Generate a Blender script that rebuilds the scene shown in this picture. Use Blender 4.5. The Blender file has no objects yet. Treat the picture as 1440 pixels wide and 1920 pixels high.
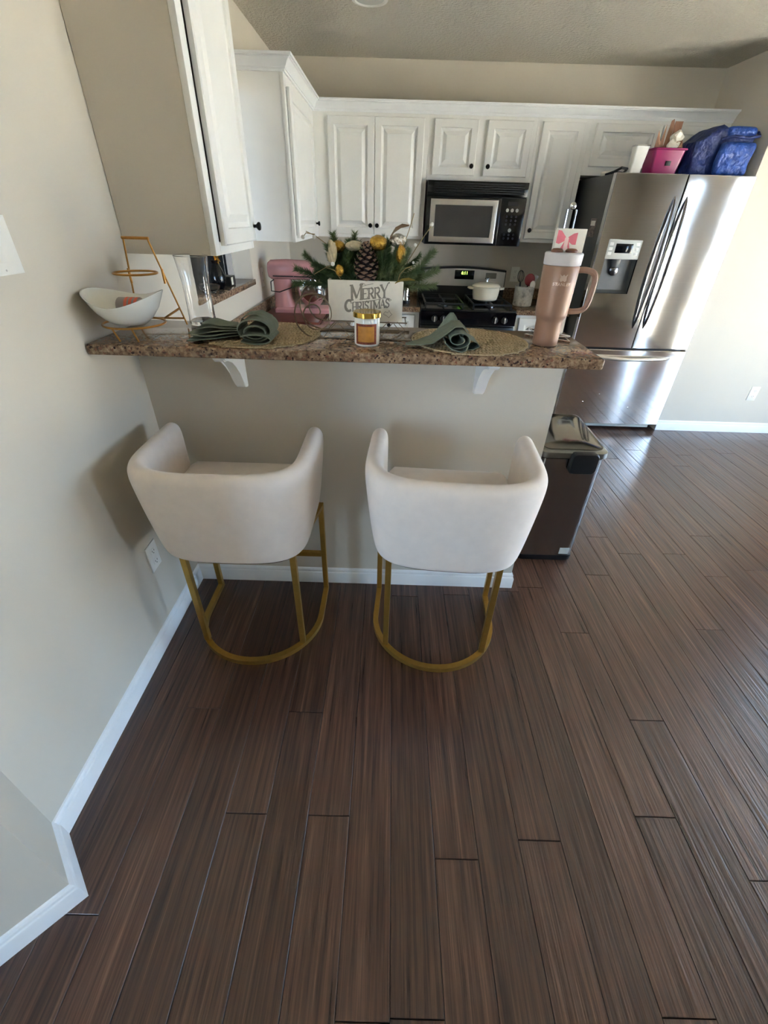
import bpy, bmesh, math, random
from mathutils import Vector, Matrix
random.seed(7)
PI = math.pi
scene = bpy.context.scene
COL = scene.collection

# ------------------------------------------------------------------ camera
FPX, PITCH, YAW, ROLL, CAMH = 810.8, 34.33, -0.042, 1.712, 1.5075
def make_camera():
    a, y, r = (math.radians(v) for v in (PITCH, YAW, ROLL))
    fw = Vector((math.sin(y)*math.cos(a), math.cos(y)*math.cos(a), -math.sin(a)))
    rt = Vector((math.cos(y), -math.sin(y), 0)); up = rt.cross(fw)
    rt, up = math.cos(r)*rt+math.sin(r)*up, -math.sin(r)*rt+math.cos(r)*up
    cam = bpy.data.cameras.new('camera'); o = bpy.data.objects.new('camera', cam); COL.objects.link(o)
    cam.sensor_fit = 'HORIZONTAL'; cam.sensor_width = 36; cam.lens = 36*FPX/1440; cam.clip_start = .02
    o.matrix_world = Matrix(((rt.x, up.x, -fw.x, 0), (rt.y, up.y, -fw.y, 0), (rt.z, up.z, -fw.z, CAMH), (0, 0, 0, 1)))
    scene.camera = o
make_camera()

# ------------------------------------------------------------------ world, sun, view
SKY_COL, SKY_STR = (.48, .70, 1.0), 4.8
SUN_STR = 28.0
scene.view_settings.view_transform = 'Standard'; scene.view_settings.look = 'None'
scene.view_settings.gamma = 1; scene.view_settings.use_curve_mapping = False
scene.view_settings.exposure = 2.42
w = bpy.data.worlds.new('sky'); scene.world = w; w.use_nodes = True
bg = w.node_tree.nodes['Background']; bg.inputs[0].default_value = SKY_COL+(1,); bg.inputs[1].default_value = SKY_STR
sl = bpy.data.lights.new('sun', 'SUN'); sl.energy = SUN_STR; sl.angle = .01; sl.color = (1, .955, .88)
so = bpy.data.objects.new('sun', sl); COL.objects.link(so)
so.rotation_euler = Vector((-.05, -.85, -1.0)).to_track_quat('-Z', 'Y').to_euler()
def portal(loc, look, sx, sy):
    l = bpy.data.lights.new('window_portal', 'AREA'); l.shape = 'RECTANGLE'; l.size = sx; l.size_y = sy
    l.cycles.is_portal = True
    o = bpy.data.objects.new('window_portal', l); COL.objects.link(o)
    o.location = loc; o.rotation_euler = Vector(look).to_track_quat('-Z', 'Z').to_euler()
RIGHT_OPEN = ((-.62, -.14), (.90, 1.85), (2.10, 2.66))      # openings of the right wall along y
for a, b in RIGHT_OPEN: portal((4.34, (a+b)/2, 1.03), (-1, 0, 0), b-a, 2.05)
portal((-3.05, -3.34, 1.35), (0, 1, 0), 1.7, 1.7)
scene.cycles.use_denoising = True
scene.cycles.max_bounces = 10; scene.cycles.diffuse_bounces = 6; scene.cycles.caustics_refractive = True
scene.cycles.sample_clamp_indirect = 6

# ------------------------------------------------------------------ materials
def S(r, g, b):
    f = lambda c: (c/255/12.92) if c/255 <= .04045 else ((c/255+.055)/1.055)**2.4
    return (f(r), f(g), f(b))
MATS = {}
class NT:
    def __init__(s, name):
        s.m = bpy.data.materials.new(name); s.m.use_nodes = True; s.t = s.m.node_tree
        s.b = s.t.nodes['Principled BSDF']
    def n(s, typ, **k):
        x = s.t.nodes.new(typ)
        for a, v in k.items():
            if a in x.inputs: x.inputs[a].default_value = v
            else: setattr(x, a, v)
        return x
    def l(s, a, b): s.t.links.new(a, b)
    def ramp(s, fac, stops):
        r = s.n('ShaderNodeValToRGB'); e = r.color_ramp.elements
        while len(e) < len(stops): e.new(.5)
        for x, (p, c) in zip(e, stops): x.position = p; x.color = tuple(c)+(1,)
        s.l(fac, r.inputs[0]); return r.outputs[0]
    def coord(s, scale=(1, 1, 1), kind='Object', off=None):
        tc = s.n('ShaderNodeTexCoord'); mp = s.n('ShaderNodeMapping'); mp.inputs['Scale'].default_value = scale
        s.l(tc.outputs[kind], mp.inputs[0]); return mp.outputs[0]
    def noise(s, vec, scale, detail=4, rough=.55):
        x = s.n('ShaderNodeTexNoise'); x.inputs['Scale'].default_value = scale
        x.inputs['Detail'].default_value = detail; x.inputs['Roughness'].default_value = rough
        s.l(vec, x.inputs['Vector']); return x.outputs[0]
    def bump(s, h, strength=.2, dist=.002):
        x = s.n('ShaderNodeBump'); x.inputs['Strength'].default_value = strength; x.inputs['Distance'].default_value = dist
        s.l(h, x.inputs['Height']); s.l(x.outputs[0], s.b.inputs['Normal'])
def mat(name, col, rough=.5, metal=0, var=.06, vs=30, bump=0, bs=200, bd=.001, **kw):
    if name in MATS: return MATS[name]
    t = NT(name); b = t.b
    b.inputs['Roughness'].default_value = rough; b.inputs['Metallic'].default_value = metal
    v = t.coord()
    if var:
        lo = tuple(c*(1-var) for c in col); hi = tuple(min(1, c*(1+var)) for c in col)
        t.l(t.ramp(t.noise(v, vs), [(.3, lo), (.7, hi)]), b.inputs['Base Color'])
    else: b.inputs['Base Color'].default_value = tuple(col)+(1,)
    if bump: t.bump(t.noise(v, bs, 3), bump, bd)
    for k, x in kw.items(): b.inputs[k.replace('_', ' ')].default_value = x
    MATS[name] = t.m; return t.m
WALL = mat('wall_paint', S(207, 199, 184), .6, var=.015, vs=3, bump=.12, bs=350, bd=.001)
GREYWALL = mat('grey_wall_paint', S(150, 147, 142), .7, var=.02, vs=3)
CAB = mat('cabinet_white_paint', S(232, 231, 226), .38, var=.02, vs=8, bump=.04, bs=120)
TRIM = mat('trim_white_paint', S(236, 238, 238), .32, var=.02, vs=15, bump=.05, bs=60)
KNOB = mat('dark_bronze', S(38, 32, 30), .35, .7, var=.1)
GOLD = mat('gold_satin_metal', S(186, 148, 74), .36, .85, var=.06, vs=60)
GOLDWIRE = mat('antique_gold_wire', S(190, 138, 70), .3, .9, var=.08, vs=90)
FABRIC = mat('cream_velvet', S(236, 224, 213), .85, var=.03, vs=25, bump=.15, bs=900, bd=.0006, Sheen_Weight=.35, Sheen_Roughness=.4)
BLACK = mat('black_plastic', S(20, 20, 22), .38, var=.1)
BLACKGLOSS = mat('black_gloss', S(12, 12, 15), .12, var=.1)
ENAMEL = mat('black_enamel', S(16, 16, 17), .22, var=.15, vs=12)
DARKGLASS = mat('dark_glass', S(62, 60, 58), .12, var=.08, vs=6)
CHROME = mat('chrome', (.8, .8, .8), .08, 1, var=.03)
WHITEPL = mat('white_plastic', S(238, 236, 228), .4, var=.015)
GREYSIDE = mat('fridge_side_grey', S(84, 83, 80), .42, .3, var=.06, vs=4)
PALEGREY = mat('pale_grey_plastic', S(196, 196, 188), .42, var=.02)
CERAMIC = mat('white_ceramic', S(236, 236, 228), .15, var=.015)
WIRE = mat('dark_wire', S(128, 112, 92), .4, .7, var=.1)
SAGE = mat('sage_cloth', S(112, 120, 106), .9, var=.12, vs=60, bump=.5, bs=700, bd=.001)
PINK = mat('pink_enamel', S(204, 148, 150), .22, var=.03, vs=6)
PINE = mat('pine_needle_green', S(84, 106, 62), .6, var=.3, vs=40)
PINE2 = mat('pale_pine_green', S(112, 126, 84), .6, var=.25, vs=40)
TWIG = mat('brown_twig', S(92, 70, 44), .7, var=.15)
CONE = mat('pinecone_brown', S(84, 60, 48), .6, var=.4, vs=60)
GOLDFOIL = mat('gold_glitter', S(204, 162, 72), .25, .85, var=.3, vs=160, bump=.7, bs=300, bd=.003)
CREAMLEAF = mat('cream_bloom', S(206, 192, 160), .7, var=.15, vs=80)
BERRY = mat('pearl_white', S(235, 232, 222), .2, var=.02)
BLUE = mat('blue_nylon', S(34, 72, 150), .45, var=.3, vs=14, bump=1, bs=14, bd=.04)
NAVY = mat('navy_nylon', S(20, 40, 100), .5, var=.25, vs=14, bump=1, bs=14, bd=.04)
MAGENTA = mat('magenta_plastic', S(150, 26, 90), .3, var=.06, vs=6)
KRAFT = mat('kraft_paper', S(144, 104, 80), .75, var=.1, vs=20)
PAPER = mat('white_paper', S(236, 230, 216), .7, var=.03)
PINKPAPER = mat('pink_print', S(236, 128, 138), .7, var=.08, vs=40)
LATTE = mat('latte_powder_coat', S(158, 122, 98), .42, .12, var=.03, vs=20, bump=.12, bs=1500, bd=.0004)
LATTE2 = mat('latte_silicone', S(160, 124, 102), .5, var=.03)
LETTER = mat('grey_lettering', S(140, 134, 122), .7, var=.08, vs=200)
BOXPAINT = mat('whitewashed_board', S(236, 230, 217), .7, var=.05, vs=35)
REDWOOD = mat('cherry_wood_board', S(112, 54, 42), .4, var=.2, vs=14)
RED = mat('red_silicone', S(120, 24, 30), .45, var=.05)
RUST = mat('rust_label', S(128, 56, 26), .55, var=.45, vs=170)
AMBER = mat('amber_label', S(196, 134, 52), .55, var=.12, vs=90)
POTCREAM = mat('cream_enamel', S(228, 220, 200), .18, var=.02)
CHARCOAL = mat('charcoal_cloth', S(34, 34, 36), .9, var=.15)
def glass(name, col=(1, 1, 1), rough=.02, ior=1.45, trans=1):
    t = NT(name); t.b.inputs['Base Color'].default_value = col+(1,); t.b.inputs['Roughness'].default_value = rough
    t.b.inputs['Transmission Weight'].default_value = trans; t.b.inputs['IOR'].default_value = ior
    MATS[name] = t.m; return t.m
GLASS = glass('clear_glass'); LIDCLEAR = glass('clear_plastic', (.95, .91, .89), .35, 1.3, .55)
t = NT('window_glass')
tr = t.n('ShaderNodeBsdfTransparent'); gl = t.n('ShaderNodeBsdfGlossy', Roughness=.02); mx = t.n('ShaderNodeMixShader'); mx.inputs[0].default_value = .06
t.l(tr.outputs[0], mx.inputs[1]); t.l(gl.outputs[0], mx.inputs[2]); t.l(mx.outputs[0], t.t.nodes['Material Output'].inputs[0]); WINGLASS = t.m
t = NT('stainless_steel'); t.b.inputs['Metallic'].default_value = 1; t.b.inputs['Roughness'].default_value = .08
v = t.coord((1, 1, 220)); t.l(t.ramp(t.noise(v, 3, 2), [(.3, (.74, .73, .72)), (.7, (.82, .81, .80))]), t.b.inputs['Base Color'])
v2 = t.coord((1, 1, 1)); t.bump(t.noise(v2, 3.2, 2), .14, .012); STEEL = t.m
STEEL2 = mat('brushed_trim_steel', (.62, .60, .57), .3, 1, var=.03)
CANSTEEL = mat('black_stainless', (.33, .31, .30), .24, 1, var=.05, vs=3)
HANDLE = mat('dark_brushed_handle', (.22, .205, .20), .25, 1, var=.08)
t = NT('green_digits'); t.b.inputs['Base Color'].default_value = (.1, .5, .02, 1)
t.b.inputs['Emission Color'].default_value = (.35, 1, .08, 1); t.b.inputs['Emission Strength'].default_value = 1.6; DIGIT = t.m
# granite
t = NT('brown_granite'); v = t.coord()
base = t.ramp(t.noise(v, 70, 6, .7), [(.30, S(66, 48, 38)), (.43, S(112, 88, 68)), (.55, S(150, 124, 98)), (.70, S(184, 160, 132))])
vo = t.n('ShaderNodeTexVoronoi'); vo.inputs['Scale'].default_value = 190; t.l(v, vo.inputs['Vector'])
sp = t.ramp(vo.outputs['Color'], [(.16, (0, 0, 0)), (.22, (1, 1, 1))])
m1 = t.n('ShaderNodeMixRGB'); m1.blend_type = 'MIX'; t.l(sp, m1.inputs[0]); m1.inputs[1].default_value = S(58, 42, 38)+(1,); t.l(base, m1.inputs[2])
vo2 = t.n('ShaderNodeTexVoronoi'); vo2.inputs['Scale'].default_value = 160; t.l(v, vo2.inputs['Vector'])
sp2 = t.ramp(vo2.outputs['Color'], [(.80, (0, 0, 0)), (.86, (1, 1, 1))])
m2 = t.n('ShaderNodeMixRGB'); t.l(sp2, m2.inputs[0]); t.l(m1.outputs[0], m2.inputs[1]); m2.inputs[2].default_value = S(128, 88, 70)+(1,)
t.l(m2.outputs[0], t.b.inputs['Base Color']); t.b.inputs['Roughness'].default_value = .12; GRANITE = t.m
# marble crock
t = NT('grey_veined_stone'); v = t.coord()
t.l(t.ramp(t.noise(v, 14, 6, .75), [(.35, S(120, 116, 110)), (.5, S(196, 192, 184)), (.7, S(214, 210, 204))]), t.b.inputs['Base Color']); t.b.inputs['Roughness'].default_value = .45; STONE = t.m
# straw
t = NT('woven_straw'); v = t.coord((1, 1, 1))
t.l(t.ramp(t.noise(v, 220, 3), [(.3, S(142, 120, 90)), (.7, S(200, 180, 146))]), t.b.inputs['Base Color']); t.b.inputs['Roughness'].default_value = .8; STRAW = t.m
# ceiling
t = NT('textured_ceiling'); v = t.coord()
t.b.inputs['Base Color'].default_value = S(214, 208, 194)+(1,); t.b.inputs['Roughness'].default_value = .9
t.bump(t.noise(v, 55, 4, .6), 1.0, .03); CEIL = t.m
# wood floor
t = NT('dark_hardwood'); geo = t.n('ShaderNodeNewGeometry'); oi = t.n('ShaderNodeObjectInfo')
ad = t.n('ShaderNodeVectorMath'); ad.operation = 'MULTIPLY_ADD'
cmb = t.n('ShaderNodeCombineXYZ'); t.l(oi.outputs['Random'], cmb.inputs[0]); t.l(oi.outputs['Random'], cmb.inputs[1])
ad.inputs[1].default_value = (7, 53, 0); t.l(cmb.outputs[0], ad.inputs[0]); t.l(geo.outputs['Position'], ad.inputs[2])
mp = t.n('ShaderNodeMapping'); mp.inputs['Scale'].default_value = (70, 1.6, 1); t.l(ad.outputs[0], mp.inputs[0])
mp2 = t.n('ShaderNodeMapping'); mp2.inputs['Scale'].default_value = (240, 5, 1); t.l(ad.outputs[0], mp2.inputs[0])
n1 = t.noise(mp.outputs[0], 1.0, 5, .6); n2 = t.noise(mp2.outputs[0], 1, 2)
c1 = t.ramp(n1, [(.28, S(46, 28, 21)), (.45, S(76, 50, 38)), (.6, S(94, 66, 50)), (.75, S(128, 95, 72))])
hs = t.n('ShaderNodeHueSaturation'); t.l(c1, hs.inputs['Color'])
mr = t.n('ShaderNodeMapRange'); mr.inputs['To Min'].default_value = .86; mr.inputs['To Max'].default_value = 1.24; t.l(oi.outputs['Random'], mr.inputs[0]); t.l(mr.outputs[0], hs.inputs['Value'])
m3 = t.n('ShaderNodeMixRGB'); m3.blend_type = 'MULTIPLY'; m3.inputs[0].default_value = .7; t.l(hs.outputs[0], m3.inputs[1]); t.l(t.ramp(n2, [(.35, (.42, .38, .36)), (.6, (1, 1, 1))]), m3.inputs[2])
t.l(m3.outputs[0], t.b.inputs['Base Color'])
t.l(t.ramp(n1, [(.3, (.27,)*3), (.7, (.40,)*3)]), t.b.inputs['Roughness'])
mp3 = t.n('ShaderNodeMapping'); mp3.inputs['Scale'].default_value = (48, 2.2, 1); t.l(ad.outputs[0], mp3.inputs[0])
mxh = t.n('ShaderNodeMath'); mxh.operation = 'MULTIPLY_ADD'; t.l(t.noise(mp3.outputs[0], 1, 2), mxh.inputs[0]); mxh.inputs[1].default_value = 3; t.l(n2, mxh.inputs[2])
t.b.inputs['Coat Weight'].default_value = .45; t.b.inputs['Coat Roughness'].default_value = .22
t.bump(mxh.outputs[0], .35, .0025); WOOD = t.m
SUBFLOOR = mat('floor_joint_dark', S(30, 20, 16), .8, var=.2)
GROUND = mat('patio_concrete', S(206, 197, 178), .9, var=.12, vs=2)

# ------------------------------------------------------------------ mesh helpers
MTX = {}
def link(o, parent=None):
    COL.objects.link(o)
    if parent is not None: o.parent = parent
def finish(name, bm, m, parent=None, world=True, sharp=35, smooth=True):
    bmesh.ops.remove_doubles(bm, verts=bm.verts, dist=1e-6)
    bmesh.ops.recalc_face_normals(bm, faces=bm.faces)
    me = bpy.data.meshes.new(name); bm.to_mesh(me); bm.free()
    if smooth:
        me.shade_smooth(); me.set_sharp_from_angle(angle=math.radians(sharp))
    ms = m if isinstance(m, (list, tuple)) else [m]
    for x in ms: me.materials.append(x)
    o = bpy.data.objects.new(name, me); link(o, parent)
    if parent is not None:
        M = MTX.get(parent.name)
        if M is not None:
            if world: me.transform(M.inverted())
            MTX[o.name] = M
    return o
def tag(o, label, cat, group=None):
    o['label'] = label; o['category'] = cat
    if group: o['group'] = group
    return o
def thing(name, label, cat, loc=(0, 0, 0), rz=0, group=None):
    o = bpy.data.objects.new(name, None); link(o); o.empty_display_size = .05
    o.location = loc; o.rotation_euler = (0, 0, rz)
    MTX[o.name] = Matrix.Translation(Vector(loc)) @ Matrix.Rotation(rz, 4, 'Z')
    return tag(o, label, cat, group)
def struct(o): o['kind'] = 'structure'; return o
def B(): return bmesh.new()
def box(bm, x0, x1, y0, y1, z0, z1, bev=0, seg=2):
    M = Matrix.Translation(((x0+x1)/2, (y0+y1)/2, (z0+z1)/2)) @ Matrix.Diagonal((x1-x0, y1-y0, z1-z0, 1))
    r = bmesh.ops.create_cube(bm, size=1, matrix=M)
    if bev:
        es = list({e for v in r['verts'] for e in v.link_edges})
        bmesh.ops.bevel(bm, geom=es, offset=bev, segments=seg, affect='EDGES', profile=.5)
    return bm
def xf(bm, M):
    bmesh.ops.transform(bm, matrix=M, verts=bm.verts); return bm
def tube(bm, pts, r, n=8, closed=False, rot=0, cap=True):
    pts = [Vector(p) for p in pts]; N = len(pts); rings = []
    rr = r if isinstance(r, (list, tuple)) else [r]*N
    def tan(i):
        if closed: return (pts[(i+1) % N]-pts[i-1]).normalized()
        return (pts[min(i+1, N-1)]-pts[max(i-1, 0)]).normalized()
    t0 = tan(0); up = Vector((0, 0, 1)) if abs(t0.z) < .95 else Vector((0, 1, 0))
    nrm = (up-t0*up.dot(t0)).normalized()
    for i in range(N):
        t = tan(i); nrm = (nrm-t*nrm.dot(t)).normalized(); bn = t.cross(nrm)
        k = 1
        if 0 < i < N-1 or closed:
            a = (pts[i]-pts[i-1]).normalized(); k = 1/max(.5, a.dot(t))
        rings.append([bm.verts.new(pts[i]+rr[i]*(nrm*math.cos(rot+2*PI*j/n)+bn*math.sin(rot+2*PI*j/n))*(k if n == 4 else 1)) for j in range(n)])
    for i in range(N if closed else N-1):
        a, b = rings[i], rings[(i+1) % N]
        for j in range(n): bm.faces.new((a[j], a[(j+1) % n], b[(j+1) % n], b[j]))
    if cap and not closed: bm.faces.new(rings[0][::-1]); bm.faces.new(rings[-1])
    return bm
def sq(bm, pts, half, closed=False): return tube(bm, pts, half*1.4142, 4, closed, PI/4)
def lathe(bm, prof, c=(0, 0, 0), n=28, M=None, sx=1, sy=1, open_=False):
    rings = []
    for r, z in prof:
        if r < 1e-6: vs = [Vector((0, 0, z))]
        else: vs = [Vector((r*sx*math.cos(2*PI*j/n), r*sy*math.sin(2*PI*j/n), z)) for j in range(n)]
        if M is not None: vs = [M @ v for v in vs]
        rings.append([bm.verts.new(v+Vector(c)) for v in vs])
    for a, b in zip(rings, rings[1:]):
        if len(a) == 1 and len(b) == 1: continue
        for j in range(n):
            k = (j+1) % n
            if len(a) == 1: bm.faces.new((a[0], b[j], b[k]))
            elif len(b) == 1: bm.faces.new((a[j], a[k], b[0]))
            else: bm.faces.new((a[j], a[k], b[k], b[j]))
    if not open_:
        if len(rings[0]) > 1: bm.faces.new(rings[0][::-1])
        if len(rings[-1]) > 1: bm.faces.new(rings[-1])
    return bm
def prism(bm, poly, f0, f1):
    """poly: 2d list; f0,f1: map (a,b)->3d for both ends"""
    a = [bm.verts.new(f0(*p)) for p in poly]; b = [bm.verts.new(f1(*p)) for p in poly]
    n = len(poly); bm.faces.new(a[::-1]); bm.faces.new(b)
    for i in range(n): bm.faces.new((a[i], a[(i+1) % n], b[(i+1) % n], b[i]))
    return bm
def plan(bm, poly, z0, z1): return prism(bm, poly, lambda x, y: (x, y, z0), lambda x, y: (x, y, z1))
def ball(bm, c, r, u=12, v=8, s=(1, 1, 1)):
    M = Matrix.Translation(c) @ Matrix.Diagonal((s[0], s[1], s[2], 1))
    bmesh.ops.create_uvsphere(bm, u_segments=u, v_segments=v, radius=r, matrix=M); return bm
def frame_mtx(O, U, V):
    U, V = Vector(U), Vector(V); N = U.cross(V)
    return Matrix(((U.x, V.x, N.x, O[0]), (U.y, V.y, N.y, O[1]), (U.z, V.z, N.z, O[2]), (0, 0, 0, 1)))
def nested(bm, w, h, prof, cap_end=True, cap_start=False):
    loops = []
    for ins, d in prof:
        loops.append([bm.verts.new(p) for p in ((ins, ins, d), (w-ins, ins, d), (w-ins, h-ins, d), (ins, h-ins, d))])
    for a, b in zip(loops, loops[1:]):
        for j in range(4): bm.faces.new((a[j], a[(j+1) % 4], b[(j+1) % 4], b[j]))
    if cap_end: bm.faces.new(loops[-1])
    if cap_start: bm.faces.new(loops[0][::-1])
    return bm
def arc(cx, cy, r, a0, a1, n): return [(cx+r*math.cos(math.radians(a0+(a1-a0)*i/n)), cy+r*math.sin(math.radians(a0+(a1-a0)*i/n))) for i in range(n+1)]
def lerp(a, b, t): return a+(b-a)*t

# ------------------------------------------------------------------ setting: shell
XL, YH, XR, YK, YB, ZC = -.902, 1.585, .630, 1.69, 4.43, 2.452
XALC, YF, XRW, YRW, XLIV = 2.380, 3.646, 4.2, -3.2, -4.5
bm = B(); box(bm, XLIV-.12, XRW+.12, YRW-.12, 5.12, -.12, -.012)
floor = struct(finish('floor', bm, SUBFLOOR))
PW, PS0 = .1255, .0476
joints = {}
# butt joints seen in the photograph: row index -> distances along the room
JOINT = [(857, 1611), (1011, 1576), (1230, 1532), (1213, 1351), (1425, 1652), (1297, 1910), (462, 1525), (615, 1529), (573, 1335), (383, 1327), (679, 1917), (1331, 1181), (1421, 1070), (1313, 1005), (1120, 1007), (762, 1118), (1060, 1186)]
def px_floor(u, v):
    a, y, r = (math.radians(q) for q in (PITCH, YAW, ROLL))
    fw = Vector((math.sin(y)*math.cos(a), math.cos(y)*math.cos(a), -math.sin(a))); rt = Vector((math.cos(y), -math.sin(y), 0)); up = rt.cross(fw)
    rt, up = math.cos(r)*rt+math.sin(r)*up, -math.sin(r)*rt+math.cos(r)*up
    d = fw+(u-720)/FPX*rt-(v-960)/FPX*up
    s = -CAMH/d.z; return d.x*s, d.y*s
for u, v in JOINT:
    x, y = px_floor(u, v); joints.setdefault(math.floor((x-PS0)/PW), []).append(y)
def plank_mesh():
    bm = B(); box(bm, -PW/2+.0007, PW/2-.0007, -.5, .5, -.014, 0)
    top = [e for e in bm.edges if all(v.co.z > -.001 for v in e.verts)]
    bmesh.ops.bevel(bm, geom=top, offset=.0009, segments=1, affect='EDGES')
    me = bpy.data.meshes.new('plank'); bm.to_mesh(me); bm.free(); me.materials.append(WOOD); return me
PM = plank_mesh(); Y0, Y1 = -.75, 4.43
for k in range(math.floor((-1.75-PS0)/PW), math.ceil((XRW-PS0)/PW)):
    xc = PS0+(k+.5)*PW; js = sorted(joints.get(k, []))
    ys = list(js)
    lo = ys[0] if ys else random.uniform(1.5, 2.1)
    if not ys: ys = [lo]
    while lo > Y0+.15:
        lo -= random.uniform(1.3, 1.8)
        if lo > Y0+.15: ys.insert(0, lo)
    hi = ys[-1]
    while hi < Y1-.15:
        hi += random.uniform(1.25, 1.8)
        if hi < Y1-.15: ys.append(hi)
    full = [Y0]+ys+[Y1]
    i = 0
    while i < len(full)-1:                               # long gaps between seen joints get one more joint
        if full[i+1]-full[i] > 2.3: full.insert(i+1, lerp(full[i], full[i+1], random.uniform(.4, .6)))
        else: i += 1
    for a, b in zip(full, full[1:]):
        if xc > XALC: b = min(b, YF)
        if b-a < .02: continue
        if xc < XL-.3 and a > .4: continue
        if xc > -.32 and a > 3.86 and xc < 1.4: continue
        if xc < -.36 and a > 2.5: continue
        o = bpy.data.objects.new('plank', PM); link(o, floor)
        o.location = (xc, (a+b)/2, 0); o.scale = (1, b-a-.002, 1)
# remaining floor behind the camera and under the living room
bm = B(); box(bm, XLIV, XRW, YRW, Y0-.002, -.012, 0); box(bm, XLIV, -1.76, Y0, 5, -.012, 0)
o = finish('plain_boards', bm, WOOD, floor)
bm = B(); box(bm, XLIV-.12, XRW+.12, YRW-.12, 5.12, ZC, ZC+.12)
struct(finish('ceiling', bm, CEIL))
# left wall with the pass-through opening
bm = B(); OP0, OP1, OZ0, OZ1 = 2.22, 3.18, 1.115, 2.02
box(bm, XL-.12, XL, .491, OP0, 0, ZC); box(bm, XL-.12, XL, OP1, YB+.12, 0, ZC)
box(bm, XL-.12, XL, OP0, OP1, 0, OZ0); box(bm, XL-.12, XL, OP0, OP1, OZ1, ZC)
struct(finish('wall_left', bm, WALL, smooth=False))
bm = B(); plan(bm, [(XL, .491), (-.772, .36), (-1.132, 0), (-1.272, .134), (XL-.12, .491)], 0, ZC)
struct(finish('wall_angled', bm, WALL, smooth=False))
bm = B(); box(bm, XL, XR, YH, YK, 0, 1.143)
struct(finish('wall_peninsula', bm, WALL, smooth=False))
bm = B(); box(bm, XL-.12, XALC+.12, YB, YB+.12, 0, ZC)
struct(finish('wall_back', bm, WALL, smooth=False))
bm = B(); box(bm, XALC, XALC+.12, YF, YB, 0, ZC); box(bm, XALC+.12, XRW+.12, YF, YF+.12, 0, ZC)
struct(finish('wall_alcove', bm, WALL, smooth=False))
DZ = 2.05
bm = B(); ys = [YRW]+[v for p in RIGHT_OPEN for v in p]+[YF]
for a, b in zip(ys[::2], ys[1::2]): box(bm, XRW, XRW+.12, a, b, 0, ZC)
for a, b in RIGHT_OPEN: box(bm, XRW, XRW+.12, a, b, DZ, ZC)
struct(finish('wall_right', bm, WALL, smooth=False))
WX0, WX1, WZ0, WZ1 = -3.9, -2.2, .5, 2.2
bm = B(); box(bm, XLIV, WX0, YRW-.12, YRW, 0, ZC); box(bm, WX1, XRW, YRW-.12, YRW, 0, ZC)
box(bm, WX0, WX1, YRW-.12, YRW, 0, WZ0); box(bm, WX0, WX1, YRW-.12, YRW, WZ1, ZC)
struct(finish('wall_rear', bm, WALL, smooth=False))
bm = B(); box(bm, XLIV-.12, XLIV, YRW, 5, 0, ZC); box(bm, XLIV, XL-.12, 5, 5.12, 0, ZC)
struct(finish('wall_living', bm, GREYWALL, smooth=False))
def sash(parent, nm, m, fx, a, b, z0, z1, wd):
    bm = B()
    for u0, u1, v0, v1 in ((a, a+wd, z0, z1), (b-wd, b, z0, z1), (a+wd, b-wd, z0, z0+wd), (a+wd, b-wd, z1-wd, z1)): fx(bm, u0, u1, v0, v1, .04)
    s_ = finish(nm, bm, m, parent)
    bm = B(); fx(bm, a+wd, b-wd, z0+wd, z1-wd, .006); finish('pane', bm, WINGLASS, s_)
for i, (a, b) in enumerate(RIGHT_OPEN):
    d = struct(bpy.data.objects.new('door_%d' % (i+1), None)); link(d); d.location = (XRW+.06, (a+b)/2, 0); MTX[d.name] = Matrix.Translation(d.location)
    f = lambda bm, u0, u1, v0, v1, t_: box(bm, XRW+.06-t_/2, XRW+.06+t_/2, u0, u1, v0, v1)
    if b-a > 1.2: sash(d, 'door_sash', TRIM, f, a+.002, (a+b)/2, .004, DZ-.004, .06); sash(d, 'door_sash', TRIM, f, (a+b)/2+.001, b-.002, .004, DZ-.004, .06)
    else: sash(d, 'door_sash', TRIM, f, a+.002, b-.002, .004, DZ-.004, .06)
d = struct(bpy.data.objects.new('window_1', None)); link(d); d.location = ((WX0+WX1)/2, YRW-.06, WZ0); MTX[d.name] = Matrix.Translation(d.location)
f = lambda bm, u0, u1, v0, v1, t_: box(bm, u0, u1, YRW-.06-t_/2, YRW-.06+t_/2, v0, v1)
sash(d, 'window_frame', TRIM, f, WX0+.002, -3.051, WZ0+.002, WZ1-.002, .05); sash(d, 'window_frame', TRIM, f, -3.049, WX1-.002, WZ0+.002, WZ1-.002, .05)
bm = B(); box(bm, -30, 40, -30, 30, -.3, -.14)
g = struct(finish('ground_outside', bm, GROUND))

# baseboards
BBP = [(0, 0), (.013, 0), (.013, .058), (.011, .064), (.008, .067), (.008, .078), (.0045, .085), (0, .088)]
def baseboard(name, path, prof=BBP):
    bm = B(); P = [Vector((x, y)) for x, y in path]; rings = []
    for i, p in enumerate(P):
        d0 = (p-P[i-1]).normalized() if i else None; d1 = (P[i+1]-p).normalized() if i < len(P)-1 else None
        n0 = Vector((d0.y, -d0.x)) if d0 else None; n1 = Vector((d1.y, -d1.x)) if d1 else None
        if n0 is None: n = n1
        elif n1 is None: n = n0
        else: n = (n0+n1)/(1+n0.dot(n1))
        rings.append([bm.verts.new((p.x+n.x*d, p.y+n.y*d, z)) for d, z in prof])
    k = len(prof)
    for a, b in zip(rings, rings[1:]):
        for j in range(k): bm.faces.new((a[j], a[(j+1) % k], b[(j+1) % k], b[j]))
    bm.faces.new(rings[0][::-1]); bm.faces.new(rings[-1])
    return struct(finish(name, bm, TRIM, sharp=25))
baseboard('baseboard_left', [(-1.132, 0), (-.772, .36), (XL, .491), (XL, YH), (XR, YH), (XR, YK)])
baseboard('baseboard_right', [(XALC+.002, YF), (XRW, YF)])

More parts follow.
